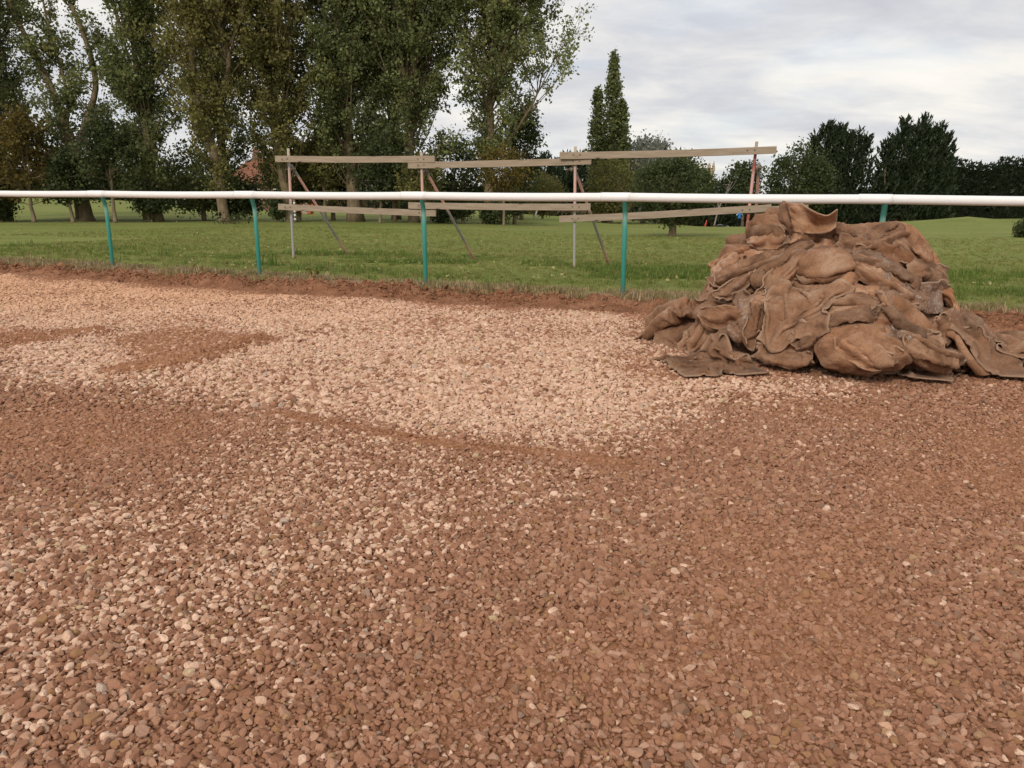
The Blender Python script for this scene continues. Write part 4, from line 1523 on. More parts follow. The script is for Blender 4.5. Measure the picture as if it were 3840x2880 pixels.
for x in POSTX[1:-1]:
    C = np.array([rail_pt(x + t) for t in np.linspace(-0.26, 0.06, 8)])
    mid = C[4].copy()
    V, Q, T = tube(np.concatenate([C[:1] + (C[0] - C[1]) * .01, C, C[-1:] + (C[-1] - C[-2]) * .01]) - mid, [0.0493] + [0.0515] * 8 + [0.0493], 24)
    o = obj('joint_sleeve', mixed_mesh('joint_sleeve', V, Q, T), M_SLEEVE, rail)
    o.location = local(rail, mid)

# ------------------------------------------------------------------ boards on scaffold tubes
def pole_mat(name, stops):
    m, nt, b, _ = material(name)
    co = coords(nt)
    sp = N(nt, 'ShaderNodeSeparateXYZ')
    nt.links.new(co, sp.inputs[0])
    zz = math_node(nt, 'ADD', math_node(nt, 'MULTIPLY', sp.outputs[2], 0.4), math_node(nt, 'MULTIPLY', math_node(nt, 'SUBTRACT', noise(nt, co, 14.0, 5, 0.7), 0.5), 0.10))
    c = ramp(nt, zz, stops)
    chips = ramp(nt, noise(nt, mapping(nt, co, (2, 2, 1)), 22.0, 5, 0.7), [(0.55, 0.0), (0.62, 0.8)])
    c = mix(nt, chips, c, (0.46, 0.40, 0.36))
    dk = ramp(nt, noise(nt, co, 45.0, 4, 0.7), [(0.34, 0.6), (0.45, 0.0)])
    c = mix(nt, dk, c, (0.13, 0.10, 0.085))
    nt.links.new(c, b.inputs['Base Color'])
    b.inputs['Roughness'].default_value = 0.6
    b.inputs['Specular IOR Level'].default_value = 0.3
    return m


GREY, PINK, RED, BEI = (0.33, 0.32, 0.31), (0.72, 0.38, 0.31), (0.33, 0.075, 0.052), (0.46, 0.38, 0.27)
M_PA = pole_mat('weathered_tube', [(0.0, (0.45, 0.33, 0.29)), (0.06, GREY), (0.34, GREY), (0.42, (0.48, 0.36, 0.33)), (0.50, PINK), (0.62, (0.58, 0.38, 0.33)), (0.72, (0.36, 0.32, 0.27)), (0.80, BEI)])
M_PD = pole_mat('red_painted_tube', [(0.0, RED), (0.36, RED), (0.42, (0.55, 0.20, 0.16)), (0.46, (0.62, 0.36, 0.32)), (0.62, (0.60, 0.34, 0.30)), (0.68, RED), (0.74, RED), (0.78, (0.36, 0.28, 0.20))])
M_BR = pole_mat('brace_tube', [(0.0, PINK), (0.10, (0.50, 0.27, 0.22)), (0.16, (0.22, 0.21, 0.20)), (0.36, (0.24, 0.23, 0.215)), (0.40, PINK), (0.60, (0.66, 0.32, 0.26)), (0.63, (0.24, 0.23, 0.21))])


def board_mat():
    m, nt, b, _ = material('weathered_board')
    co = coords(nt)
    rnd = nt.nodes.new('ShaderNodeObjectInfo').outputs['Random']
    g = noise(nt, mapping(nt, co, (0.8, 14, 22)), 4.0, 6, 0.6, 0.6)
    c = ramp(nt, g, [(0.3, (0.230, 0.175, 0.125)), (0.5, (0.345, 0.270, 0.200)), (0.7, (0.430, 0.350, 0.265))])
    st = ramp(nt, noise(nt, mapping(nt, co, (1, 3, 3)), 2.2, 5, 0.6), [(0.4, 0.0), (0.7, 0.6)])
    c = mix(nt, st, c, (0.285, 0.215, 0.155))
    vor = N(nt, 'ShaderNodeTexVoronoi', feature='F1')
    vor.inputs['Scale'].default_value = 1.0
    nt.links.new(mapping(nt, co, (2.4, 9, 9)), vor.inputs['Vector'])
    kn = ramp(nt, vor.outputs['Distance'], [(0.09, 0.85), (0.17, 0.0)])
    c = mix(nt, kn, c, (0.070, 0.040, 0.026))
    nt.links.new(c, b.inputs['Base Color'])
    bump(nt, b, g, 0.3, 0.004)
    return m


M_BOARD = board_mat()
M_STEEL = plain('rusty_clamp', (0.20, 0.155, 0.12), 0.6, 0.4, 0.35, 30, 0.3)
fence = empty('board_fence', (0.0, 14.0, 0.29), 'open fence of weathered boards bolted to faded pink scaffold poles on the lawn', 'fence')
POLES = [((-4.25, 15.2), (-4.22, 15.2, 2.40), M_PA), ((-1.61, 14.3), (-1.61, 14.3, 2.27), M_PA), ((1.08, 13.5), (1.06, 13.5, 2.31), M_PA), ((3.80, 12.9), (3.91, 12.9, 2.34), M_PD)]
BRACES = [((-4.17, 15.26, 2.05), (-3.46, 16.5)), ((-1.55, 14.36, 1.97), (-0.75, 15.6)), ((1.05, 13.57, 1.97), (1.83, 14.8)), ((3.99, 12.97, 1.96), (4.35, 14.1))]
for (bx_, by_), tp, mt in POLES:
    z0 = float(lawn_z(bx_, by_))
    o = tube_obj('pole', np.linspace((0, 0, -0.2), (tp[0] - bx_, tp[1] - by_, tp[2] - z0), 8), 0.0242, mt, fence, 14)
    o.location = local(fence, (bx_, by_, z0))
for tp, (bx_, by_) in BRACES:
    z0 = float(lawn_z(bx_, by_))
    v = np.array([tp[0] - bx_, tp[1] - by_, tp[2] - z0])
    o = tube_obj('brace', np.linspace(-0.05 * v, v * 1.03, 8), 0.0242, M_BR, fence, 14)
    o.location = local(fence, (bx_, by_, z0))
    mb = MB()
    mb.tube([(-0.02, 0, -0.03), (-0.02, 0, 0.03)], 0.036, 12).tube([(0.035, 0.03, -0.03), (0.035, 0.03, 0.03)], 0.035, 12)
    mb.tube([(-0.10, -0.02, 0.0), (0.09, -0.035, 0.012)], 0.008, 8).box((-0.095, -0.02, 0), (0.026, 0.022, 0.022)).box((0.07, -0.035, 0.01), (0.024, 0.024, 0.03))
    c = mb.build('clamp', M_STEEL, fence)
    c.location = local(fence, (tp[0] - 0.02, tp[1] - 0.03, tp[2] - 0.03))
BOARDS = [((-4.45, 15.14, 2.21), (-1.36, 14.18, 2.15)), ((-1.85, 14.34, 2.05), (1.32, 13.39, 2.07)), ((0.8, 13.52, 2.16), (4.18, 12.79, 2.2)),
          ((-4.45, 15.14, 1.33), (-1.36, 14.17, 1.21)), ((-1.86, 14.34, 1.35), (1.32, 13.39, 1.32)), ((0.81, 13.53, 1.12), (4.18, 12.8, 1.3)), ((3.72, 12.90, 1.278), (4.77, 12.70, 1.30))]
for k, (a, b_) in enumerate(BOARDS):
    a, b_ = np.array(a), np.array(b_)
    off = np.array([0, -0.012 - (0.043 if k in (2, 4) else 0.0), 0]) if k != 6 else np.array([0, 0.075, 0])
    v = b_ - a
    L = np.linalg.norm(v)
    n = 25
    u = np.linspace(-L / 2, L / 2, n)
    # slightly bowed, cupped and chipped timber
    prof = np.array([(-.019, -.053), (-.016, -.056), (.016, -.056), (.019, -.053), (.019, .053), (.016, .056), (-.016, .056), (-.019, .053)])
    rgb = np.random.default_rng(400 + k)
    sag = -0.010 * np.cos(u / L * math.pi) + 0.004 * rgb.standard_normal(n).cumsum() / 5
    V = np.array([[[ui, p[0] + 0.003 * rgb.standard_normal() * 0.3, p[1] + sg] for p in prof] for ui, sg in zip(u, sag)]).reshape(-1, 3)
    idx = np.arange(n * 8).reshape(n, 8)
    nx = np.roll(idx, -1, 1)
    Q = np.stack([idx[:-1], idx[1:], nx[1:], nx[:-1]], -1).reshape(-1, 4)
    caps = [[0, 7, 4, 3], [7, 6, 5, 4], [3, 2, 1, 0]]
    e = (n - 1) * 8
    caps += [[e + 3, e + 4, e + 7, e], [e + 4, e + 5, e + 6, e + 7], [e, e + 1, e + 2, e + 3]]
    me = mixed_mesh('board', V, np.concatenate([Q, np.array(caps)]), smooth=False)
    o = obj('board', me, M_BOARD, fence)
    o.location = local(fence, (a + b_) / 2 + off)
    o.rotation_euler = (0, -math.asin(v[2] / L), math.atan2(v[1], v[0]))
    # bolts where it crosses a pole
    for (bx_, by_), tp, mt in POLES:
        t = (bx_ - a[0]) / v[0]
        if 0.02 < t < 0.98 and k != 6:
            for dx in (-0.055, 0.055):
                bo = tube_obj('bolt', [(0, -0.028, 0), (0, -0.016, 0)], 0.013, M_STEEL, o, 6)
                bo.location = ((t - 0.5) * L + dx, 0, 0.004 * k % 0.01)

# ------------------------------------------------------------------ trees
def leaf_mat(name, dark, light, turn=None, trans=0.42):
    m, nt, b, out = material(name)
    t = attr(nt, 'tone', out='Fac')
    stops = [(0.0, dark), (0.65, light)]
    if turn:
        stops += [(0.82, light), (1.0, turn)]
    c = ramp(nt, t, stops)
    nt.links.new(c, b.inputs['Base Color'])
    b.inputs['Roughness'].default_value = 0.6
    b.inputs['Specular IOR Level'].default_value = 0.25
    tr = N(nt, 'ShaderNodeBsdfTranslucent')
    nt.links.new(c, tr.inputs[0])
    ms = N(nt, 'ShaderNodeMixShader')
    ms.inputs[0].default_value = trans
    nt.links.new(b.outputs[0], ms.inputs[1])
    nt.links.new(tr.outputs[0], ms.inputs[2])
    nt.links.new(ms.outputs[0], out.inputs[0])
    return m


def bark_mat(name, a, b_):
    m, nt, b, _ = material(name)
    co = coords(nt)
    c = ramp(nt, noise(nt, mapping(nt, co, (1, 1, 0.25)), 7.0, 6, 0.65), [(0.3, a), (0.7, b_)])
    moss = ramp(nt, noise(nt, co, 1.2, 4), [(0.5, 0.0), (0.7, 0.5)])
    c = mix(nt, moss, c, (0.085, 0.080, 0.035))
    nt.links.new(c, b.inputs['Base Color'])
    bump(nt, b, noise(nt, mapping(nt, co, (1, 1, 0.2)), 14.0, 5, 0.7), 0.6, 0.05)
    return m


M_BARK = bark_mat('poplar_bark', (0.110, 0.080, 0.048), (0.250, 0.190, 0.115))
M_BARK2 = bark_mat('pale_bark', (0.16, 0.12, 0.075), (0.28, 0.22, 0.145))
L_POP = leaf_mat('poplar_leaf', (0.072, 0.096, 0.034), (0.255, 0.280, 0.105), (0.38, 0.31, 0.08))
L_GOLD = leaf_mat('turning_leaf', (0.085, 0.070, 0.018), (0.190, 0.140, 0.032), (0.28, 0.150, 0.025))
L_OLIVE = leaf_mat('olive_leaf', (0.088, 0.094, 0.030), (0.270, 0.250, 0.080), (0.20, 0.150, 0.03))
L_DARK = leaf_mat('dark_leaf', (0.030, 0.047, 0.018), (0.105, 0.130, 0.046))
L_CON = leaf_mat('conifer_spray', (0.012, 0.022, 0.011), (0.038, 0.055, 0.024), trans=0.15)
L_HEDGE = leaf_mat('hedge_leaf', (0.009, 0.018, 0.008), (0.028, 0.042, 0.018), trans=0.15)
L_WIL = leaf_mat('willow_leaf', (0.130, 0.140, 0.108), (0.290, 0.295, 0.240))
L_REED = leaf_mat('reed', (0.10, 0.078, 0.045), (0.24, 0.19, 0.11))


def quads(P, D, Wd, ln, wd, tone, rg):
    """leaf quads at P along D with side Wd; arrays"""
    n = len(P)
    a = P - D * (ln * 0.5)[:, None]
    c = P + D * (ln * 0.5)[:, None]
    b_ = P + Wd * (wd * 0.5)[:, None] - D * (ln * 0.06)[:, None]
    d = P - Wd * (wd * 0.5)[:, None] - D * (ln * 0.06)[:, None]
    V = np.stack([a, b_, c, d], 1).reshape(-1, 3)
    F = np.arange(4 * n).reshape(n, 4)
    return V, F, np.repeat(tone, 4)


def unit(a):
    return a / (np.linalg.norm(a, axis=-1, keepdims=True) + 1e-9)


def leaf_mesh(name, P, tone, size, rg, mat, up=0.3, D=None, aspect=0.75, jitter=0.3):
    n = len(P)
    if D is None:
        D = rg.standard_normal((n, 3))
    D = unit(D)
    W = unit(np.cross(D, unit(rg.standard_normal((n, 3)) + np.array([0, 0, up]))))
    ln = size * np.exp(jitter * rg.standard_normal(n))
    V, F, t = quads(P, D, W, ln, ln * aspect, np.clip(tone, 0, 1), rg)
    me = np_mesh(name, V, F, smooth=False)
    a = me.attributes.new('tone', 'FLOAT', 'POINT')
    a.data.foreach_set('value', t.astype(np.float32))
    me.materials.append(mat)
    return me


def limb_path(p, d, L, rg, n=7, up=0.25, wob=0.12):
    pts = [np.array(p, float)]
    d = unit(np.array(d, float))
    for i in range(n - 1):
        d = unit(d + np.array([0, 0, up / n]) + wob * rg.standard_normal(3) / 2)
        pts.append(pts[-1] + d * L / (n - 1))
    return np.array(pts)


def along(path, t):
    s = np.concatenate([[0], np.cumsum(np.linalg.norm(np.diff(path, axis=0), axis=1))])
    return np.array([np.interp(t * s[-1], s, path[:, k]) for k in range(3)])


def poplar(name, label, x, y, stems, env, n_limb, seed, mat=L_POP, bark=M_BARK, group='poplars in a row across the lawn', leaf=0.145, per=22, twigs=7,
           low=2.0, asym=None, cat='tree', elev=(0.55, 1.1), tone_bias=0.0, limb_r=0.05, wide=True):
    """stems: list of (points relative to the base, r0, r1); env: [(height, radius)]"""
    rg = np.random.default_rng(seed)
    z0 = float(lawn_z(x, y)) - 0.05
    root = empty(name, (x, y, z0), label, cat, group)
    wood = MB()
    LP, LT = [], []
    hs, rs = zip(*env)
    if group and group.startswith('poplars') and wide:
        rs = tuple(r * 1.22 for r in rs)
        n_limb = int(n_limb * 1.22)
    top = hs[-1]
    paths = []
    for k, (pts, r0, r1) in enumerate(stems):
        P = spline(np.array(pts, float), 24)
        P[3:] += 0.03 * rg.standard_normal((21, 3)).cumsum(0) * 0.5
        rad = np.linspace(r0, r1, 24)
        if k == 0:
            rad[:3] *= np.array([1.5, 1.18, 1.05])
        wood.tube(P, rad, 12)
        paths.append((P, rad))
    wts = np.array([np.ptp(p[0][:, 2]) for p in paths])
    wts = wts / wts.sum()
    for i in range(n_limb):
        k = rg.choice(len(paths), p=wts)
        P, rad = paths[k]
        t = rg.uniform(0, 1) ** 0.9
        p = along(P, t)
        if p[2] < low * 0.55:
            continue
        R_ = np.interp(p[2] + 0.6, hs, rs)
        azm = rg.uniform(0, 2 * math.pi)
        if asym is not None:
            R_ *= 1 + asym[0] * math.cos(azm - asym[1])
        el_ = rg.uniform(*elev)
        L = R_ * rg.uniform(0.55, 1.05) / max(math.cos(el_), 0.35)
        L = min(L, R_ * 1.9)
        d = (math.cos(azm) * math.cos(el_), math.sin(azm) * math.cos(el_), math.sin(el_))
        lp = limb_path(p, d, L, rg)
        r0 = min(limb_r, np.interp(t, [0, 1], [rad[0], rad[-1]]) * 0.55)
        wood.tube(lp, np.linspace(r0, 0.008, len(lp)), 5, False)
        cl_tone = rg.normal(0.36 + tone_bias, 0.16)
        for q in range(twigs):
            tq = rg.uniform(0.30, 1.0)
            a = along(lp, tq)
            dd = unit(np.array(d) * 0.5 + rg.standard_normal(3) * 0.7 + np.array([0, 0, 0.25]))
            Lt = rg.uniform(0.4, 0.95)
            b_ = a + dd * Lt
            if b_[2] < low:
                b_[2] = low + 0.3 * rg.random()
            wood.tube(np.array([a, (a + b_) / 2 + 0.04 * rg.standard_normal(3), b_]), [0.012, 0.009, 0.004], 3, False)
            nl = rg.poisson(per * 1.3)
            tt_ = rg.random(nl) ** 0.7
            lpz = a + (b_ - a) * tt_[:, None] + 0.17 * rg.standard_normal((nl, 3))
            LP.append(lpz)
            LT.append(cl_tone + 0.12 * rg.standard_normal(nl) + 0.05 * rg.standard_normal())
    LP = np.concatenate(LP)
    LT = np.concatenate(LT)
    wood.build('trunk', bark, root)
    obj('crown', leaf_mesh('crown', LP, LT, leaf, rg, mat), mat, root)
    return root


def ST(h, lean=0.0, ly=0.0, r0=0.28, r1=0.05, start=(0, 0, 0), mid=None):
    s = np.array(start, float)
    if mid is None:
        pts = [s, s + (lean * .3, ly * .3, h * .33), s + (lean * .7, ly * .7, h * .66), s + (lean, ly, h)]
    else:
        pts = [s, *[np.array(q, float) for q in mid], s + (lean, ly, h)]
    return (pts, r0, r1)


TALL = [(1.5, 1.3), (3.0, 2.0), (6, 2.2), (10, 2.3), (14, 1.7), (17.5, 0.4)]
poplar('poplar_tree', 'dark leafy poplar with a shrubby base beside the bare leaning stems', -29.1, 45.5, [ST(16, -0.4, 0, .26), ST(13, -1.6, .3, .12, .03, (-.1, 0, 2.5)), ST(13, 1.2, .5, .12, .03, (.1, 0, 2.0))],
       [(1.0, 2.4), (4, 2.9), (9, 2.8), (14, 2.2), (17, .6)], 190, 501, tone_bias=-0.12, per=26, wide=False)
poplar('poplar_tree', 'poplar forked into long bare leaning stems with sky between', -24.3, 45.2,
       [([(0, 0, 0), (-.05, 0, 1.5), (-.25, 0, 3.2), (-.55, 0, 5.0)], .34, .26), ([(-.55, 0, 5.0), (-1.1, 0, 7.5), (-2.3, 0, 10.2), (-3.0, 0, 12.5), (-3.3, .2, 16)], .19, .05),
        ([(-.3, 0, 3.6), (.5, 0, 5.2), (1.5, .1, 7.4), (1.0, .1, 10.0), (.1, 0, 12.6), (-.3, .2, 16)], .20, .05), ([(-.55, 0, 5.0), (-.3, .2, 7.0), (-.9, .3, 9.4), (-1.2, .3, 12), (-1.0, .3, 15)], .10, .03)],
       [(1.6, 1.7), (4.5, 2.1), (6.5, 1.0), (10, .8), (14, 1.2), (16.5, .5)], 105, 502, per=17, wide=False)
poplar('poplar_tree', 'tall straight poplar with ivy clumps round its pale trunk foot', -20.2, 45.0, [ST(17, -.6, 0, .27, .04), ST(12.5, 1.0, .4, .13, .03, (.05, 0, 3.0)), ST(11, -1.5, -.3, .10, .03, (-.2, 0, 5.0))],
       TALL, 190, 503, per=24, wide=False)
poplar('poplar_tree', 'poplar with a bulging fork and thin golden upper leaves', -16.0, 44.0,
       [([(0, 0, 0), (-.1, 0, 2), (-.3, 0, 4), (-.8, 0, 6)], .29, .22), ([(-.8, 0, 6), (-1.0, 0, 8.5), (-1.2, 0, 11), (-1.0, 0, 16)], .18, .04), ([(-.6, 0, 5.3), (.2, 0, 6.6), (1.0, 0, 8.0), (.9, 0, 9.3), (.2, 0, 11), (.4, 0, 15.5)], .17, .04),
        ([(.9, 0, 9.0), (.2, .3, 9.6), (-.1, .3, 11), (-.3, .4, 14)], .08, .03), ([(.95, 0, 9.2), (1.6, -.2, 10), (2.0, -.2, 12), (2.1, -.2, 15)], .08, .03)],
       [(2.2, 1.0), (4.5, 1.5), (6.5, 1.6), (9, 2.3), (12, 2.6), (15, 2.0), (17, .5)], 175, 504, mat=L_OLIVE, per=21, tone_bias=.12)
poplar('poplar_tree', 'many stemmed poplar with a white banded stake at its foot', -12.6, 45.2,
       [ST(4.2, -.5, 0, .30, .24), ST(12.5, -1.2, .2, .15, .04, (-.5, 0, 4.0)), ST(12.5, .2, -.2, .16, .04, (-.5, 0, 4.0)), ST(12, 1.4, .2, .13, .03, (-.3, 0, 3.6))],
       [(1.4, 2.0), (4, 2.3), (7, 2.1), (10, 2.2), (14, 1.8), (17, .5)], 205, 505, mat=L_OLIVE, per=22, tone_bias=-.02)
poplar('poplar_tree', 'dark poplar with the thickest trunk of the row', -9.1, 46.0, [ST(17, -.8, 0, .40, .05), ST(13, -1.5, .3, .14, .04, (-.3, 0, 3.5)), ST(13, 1.1, 0, .14, .04, (-.25, 0, 3.5))],
       [(1.2, 2.2), (4, 2.5), (9, 2.2), (14, 1.8), (17.5, .5)], 225, 506, per=25, tone_bias=-.05)
poplar('poplar_tree', 'dense poplar with a fan of upright limbs next to the thickest trunk', -5.7, 46.0, [ST(6, -.2, 0, .30, .2), ST(11, -1.0, .2, .14, .04, (-.2, 0, 5.8)), ST(11.5, .1, -.1, .15, .04, (-.2, 0, 5.8)), ST(11, 1.2, .1, .13, .04, (-.2, 0, 5.4)), ST(7, 1.6, .4, .09, .03, (-.15, 0, 4))],
       [(1.3, 2.0), (4, 2.4), (9, 2.6), (13, 2.1), (17, .6)], 225, 507, per=25)
poplar('poplar_tree', 'spreading poplar at the open end of the row with sunlit lobes', -1.4, 46.0,
       [ST(6.2, .1, 0, .27, .2), ST(7.2, -1.8, 0, .13, .03, (.1, 0, 6.0)), ST(8.2, .2, .2, .15, .03, (.1, 0, 6.0)), ST(7.6, 2.1, -.1, .14, .03, (.1, 0, 6.0)), ([(0.05, 0, 3.4), (1.2, 0, 4.6), (2.0, -.1, 5.8), (2.9, -.1, 7.2), (3.3, -.1, 8.8)], .11, .03), ST(6, 1.2, .3, .08, .03, (.6, 0, 6.8))],
       [(3.5, .5), (5.0, 1.0), (6.5, 2.1), (9, 2.5), (12, 2.4), (14.2, .6)], 200, 508, per=21, low=4.4, asym=(0.22, 0.0), tone_bias=.10, limb_r=.06)
UNDER = []
# second line of taller crowns filling the gaps, farther back
for i, (x, y, lb) in enumerate(((-33.5, 50, 'poplar at the far end of the row beyond the shrubby one'), (-18.4, 51, 'half hidden rear poplar between the ivy footed and the forked one'),
                                (-7.6, 52, 'half hidden rear poplar behind the thickest trunked one'))):
    poplar('rear_poplar', lb, x, y, [ST(16.5, .3, 0, .24, .04), ST(12, -1.0, 0, .12, .03, (0, 0, 3)), ST(12, 1.0, .2, .12, .03, (0, 0, 3))], TALL, 120, 520 + i, per=22, twigs=6, group='poplars behind the front row', tone_bias=-.1)

for i, (x, y, h, lb) in enumerate(((-18.9, 48.5, 2.4, 'dark bushy understory tree behind the bulging fork poplar'), (-11.0, 48.6, 3.2, 'dark bushy understory tree behind the many stemmed poplar'), (-7.2, 48.5, 3.3, 'dark bushy understory tree beside the thickest poplar trunk'),
                                   (-3.6, 48.6, 3.0, 'dark bushy understory tree beside the spreading end poplar'), (-13.2, 49.0, 2.8, 'dark bushy understory tree hiding the brick house wall'), (-17.2, 49.5, 1.5, 'low dark bushy understory tree below the house roof'), (-22.5, 48.5, 3.2, 'dark bushy understory tree behind the leaning stems'), (-26.8, 48.8, 3.4, 'dark bushy understory tree between shrubby and forked poplars'))):
    UNDER.append((x, y, h, lb))
# young trees on thin stems under the poplars
YNG = [(-28.7, 42.5, 3.6, 1.3, .09, L_DARK, 'thin leaning young tree beside the shrubby poplar'), (-26.0, 43, 5.4, 1.6, .10, L_GOLD, 'young tree with brownish gold leaves beside the forked poplar'),
       (-21.6, 43, 5.2, 1.7, .10, L_DARK, 'slim young dark green tree between forked and straight poplars'), (-24.0, 43.2, 3.4, 1.0, .10, L_DARK, 'thin straight stem close against the forked poplar'),
       (-7.35, 44, 4.2, 1.3, .08, L_DARK, 'slim young tree between the two thick poplar trunks'), (-4.9, 43, 3.0, .8, .05, L_OLIVE, 'staked sapling in front of the fan limbed poplar'),
       (-11.0, 46.5, 5.0, 1.6, .09, L_OLIVE, 'olive green young tree beside the many stemmed poplar')]
for i, (x, y, h, r, tr, mt, lb) in enumerate(YNG):
    poplar('young_tree', lb, x, y, [ST(h, .15 * (-1) ** i, 0, tr, .02), ST(h * .6, -.5, .2, tr * .5, .015, (0, 0, h * .35)), ST(h * .6, .5, -.2, tr * .5, .015, (0, 0, h * .35))],
           [(h * .3, r * .8), (h * .6, r), (h, r * .3)], 55, 540 + i, mat=mt, bark=M_BARK2, group='young trees under the poplars', leaf=.14, per=17, twigs=6, low=1.5, elev=(.1, .8), limb_r=.025)


def bushy(name, label, x, y, cz, rx, rz, trunk_h, trunk_r, n_clump, seed, mat, bark=M_BARK, cat='tree', group=None, leaf=.12, per=45, cl=.22, flat=0.0, ry=None, tone_bias=0.0, yoff=0.0, drop=0.0):
    """rounded crown of leaf clumps on limbs; cz = crown centre height"""
    rg = np.random.default_rng(seed)
    z0 = float(lawn_z(x, y)) - 0.05
    root = empty(name, (x, y, z0), label, cat, group)
    ry = ry or rx
    wood = MB()
    if trunk_h > 0.05:
        wood.tube(spline([(0, 0, -.1), (.03, 0, trunk_h * .5), (0, 0, trunk_h), (0.05 * rx, 0, cz)], 12), np.linspace(trunk_r * 1.25, trunk_r * .5, 12), 10)
    D = unit(rg.standard_normal((n_clump, 3)))
    rad = rg.uniform(0.35, 1.0, n_clump) ** 0.45
    wobble = 0.78 + 0.44 * fbm(D[:, 0] * 2.5 + seed, D[:, 2] * 2.5 + D[:, 1] * 2, 3, seed)
    C = D * (rad * wobble)[:, None] * np.array([rx, ry, rz])
    if drop:
        C[:, 2] = np.maximum(C[:, 2], -rz * (1 - drop) + 0.12 * rg.standard_normal(n_clump))
    C += np.array([0, yoff, cz])
    C[:, 2] = np.maximum(C[:, 2], 0.06)
    LP, LT = [], []
    for c, r_ in zip(C, rad):
        if rg.random() < 0.45:
            s = np.array([0, 0, max(0.02, min(trunk_h, c[2] * .7))])
            wood.tube(np.array([s, (s + c) / 2 + 0.06 * rx * rg.standard_normal(3), c]), [trunk_r * .3, trunk_r * .18, .006], 4)
        nl = rg.poisson(per)
        LP.append(c + cl * rg.standard_normal((nl, 3)) * np.array([1, 1, .75]))
        LT.append(np.full(nl, rg.normal(.4 + tone_bias, .16)) + .13 * rg.standard_normal(nl))
    LP, LT = np.concatenate(LP), np.concatenate(LT)
    LP[:, 2] = np.maximum(LP[:, 2], 0.03)
    wood.build('trunk' if cat == 'tree' else 'stems', bark, root)
    obj('crown' if cat == 'tree' else 'foliage', leaf_mesh('crown', LP, LT, leaf, rg, mat), mat, root)
    return root


for i, (x, y, h, lb) in enumerate(UNDER):
    bushy('understory_tree', lb, x, y, h, 2.2 if h > 2 else 1.6, min(2.1, h * .8), min(1.2, h * .4), .12, 150, 580 + i, L_DARK if i % 2 else L_POP, leaf=.16, per=34, cl=.34, group='understory trees behind the poplars', tone_bias=-.08)
bushy('round_tree', 'small dark round tree on a short trunk standing alone on the lawn', 6.2, 30.5, 1.75, 1.50, 1.28, .75, .13, 330, 601, L_DARK, leaf=.085, per=48, cl=.16, drop=.1, tone_bias=.05)
bushy('young_tree', 'young tree with rusty orange crown on a thin stem near the end poplar', -.45, 42, 3.0, 1.25, 1.15, 1.6, .06, 110, 602, L_GOLD, M_BARK2, leaf=.12, per=30, cl=.22)
bushy('small_tree', 'little dark bushy tree with a thick stem below the end poplar', .15, 46.5, 1.35, .65, .75, .5, .13, 60, 603, L_DARK, leaf=.12, per=36, cl=.18)
bushy('shrub', 'dark shrub against the foot of the fan limbed poplar', -4.1, 45.4, .75, .62, .62, .1, .05, 60, 604, L_DARK, cat='shrub', leaf=.11, per=36, cl=.15, group='shrubs at the poplar feet')
bushy('shrub', 'dark bushy shrub on a short stem between fan limbed and end poplar', -2.85, 45.6, 1.0, .60, .65, .4, .08, 60, 605, L_DARK, cat='shrub', leaf=.11, per=36, cl=.15, group='shrubs at the poplar feet')
bushy('shrub', 'wide dark shrub wrapped round the end poplar foot', -.95, 45.4, .7, .75, .7, .1, .05, 70, 606, L_DARK, cat='shrub', leaf=.11, per=36, cl=.16, group='shrubs at the poplar feet')
bushy('shrub', 'ivy bush round the foot of the straight poplar', -20.3, 44.5, 1.25, .85, .85, .1, .06, 90, 607, L_DARK, cat='shrub', leaf=.12, per=38, cl=.18, group='shrubs at the poplar feet')
bushy('shrub', 'round dark shrub at the foot of the shrubby poplar', -28.5, 44.2, 1.2, .95, 1.1, .1, .06, 100, 608, L_DARK, cat='shrub', leaf=.12, per=38, cl=.18, group='shrubs at the poplar feet')
bushy('shrub', 'small shrub beside the many stemmed poplar trunk', -13.3, 45.0, .9, .55, .7, .1, .05, 55, 609, L_DARK, cat='shrub', leaf=.11, per=34, cl=.15, group='shrubs at the poplar feet')
bushy('sprout', 'sparse low sprouts in the grass before the bulging fork poplar', -14.6, 41.5, .25, .9, .3, .0, .03, 26, 610, L_DARK, cat='plant', leaf=.09, per=9, cl=.16)
bushy('columnar_shrub', 'narrow dark green column tree behind the end poplar', .6, 51, 4.0, 1.0, 3.2, .8, .12, 150, 611, L_DARK, leaf=.15, per=40, cl=.28)
bushy('bush', 'low yellowing bush by the dark conifers beyond the end poplar', 2.3, 60, 1.9, 1.6, 1.5, .3, .08, 110, 612, L_OLIVE, cat='shrub', leaf=.15, per=32, cl=.28, tone_bias=.15)
bushy('olive_tree', 'small olive green tree at the foot of the tall narrow poplar', 7.0, 56, 2.5, 1.7, 2.1, .8, .14, 150, 613, L_OLIVE, leaf=.15, per=34, cl=.30, tone_bias=-.05)
bushy('willow_tree', 'grey green willow with a wide pale crown', 10.6, 64, 3.5, 3.5, 3.2, .8, .2, 260, 614, L_WIL, M_BARK2, leaf=.20, per=36, cl=.45)
bushy('clipped_bush', 'dark dome shaped bush alone on the open lawn', 19.9, 30, .30, .62, .42, .05, .05, 150, 615, L_DARK, cat='shrub', leaf=.07, per=40, cl=.10)
bushy('broad_tree', 'broad dark deciduous tree beside the two big conifers', 29.2, 81, 4.3, 3.1, 3.4, 1.2, .25, 260, 616, L_DARK, leaf=.24, per=38, cl=.45, tone_bias=-.05)
bushy('ivy_tree', 'tall ivy clad tree top behind the red painted fence pole', 25.6, 88, 4.6, 1.7, 2.6, 1.0, .2, 130, 617, L_DARK, leaf=.24, per=36, cl=.38)
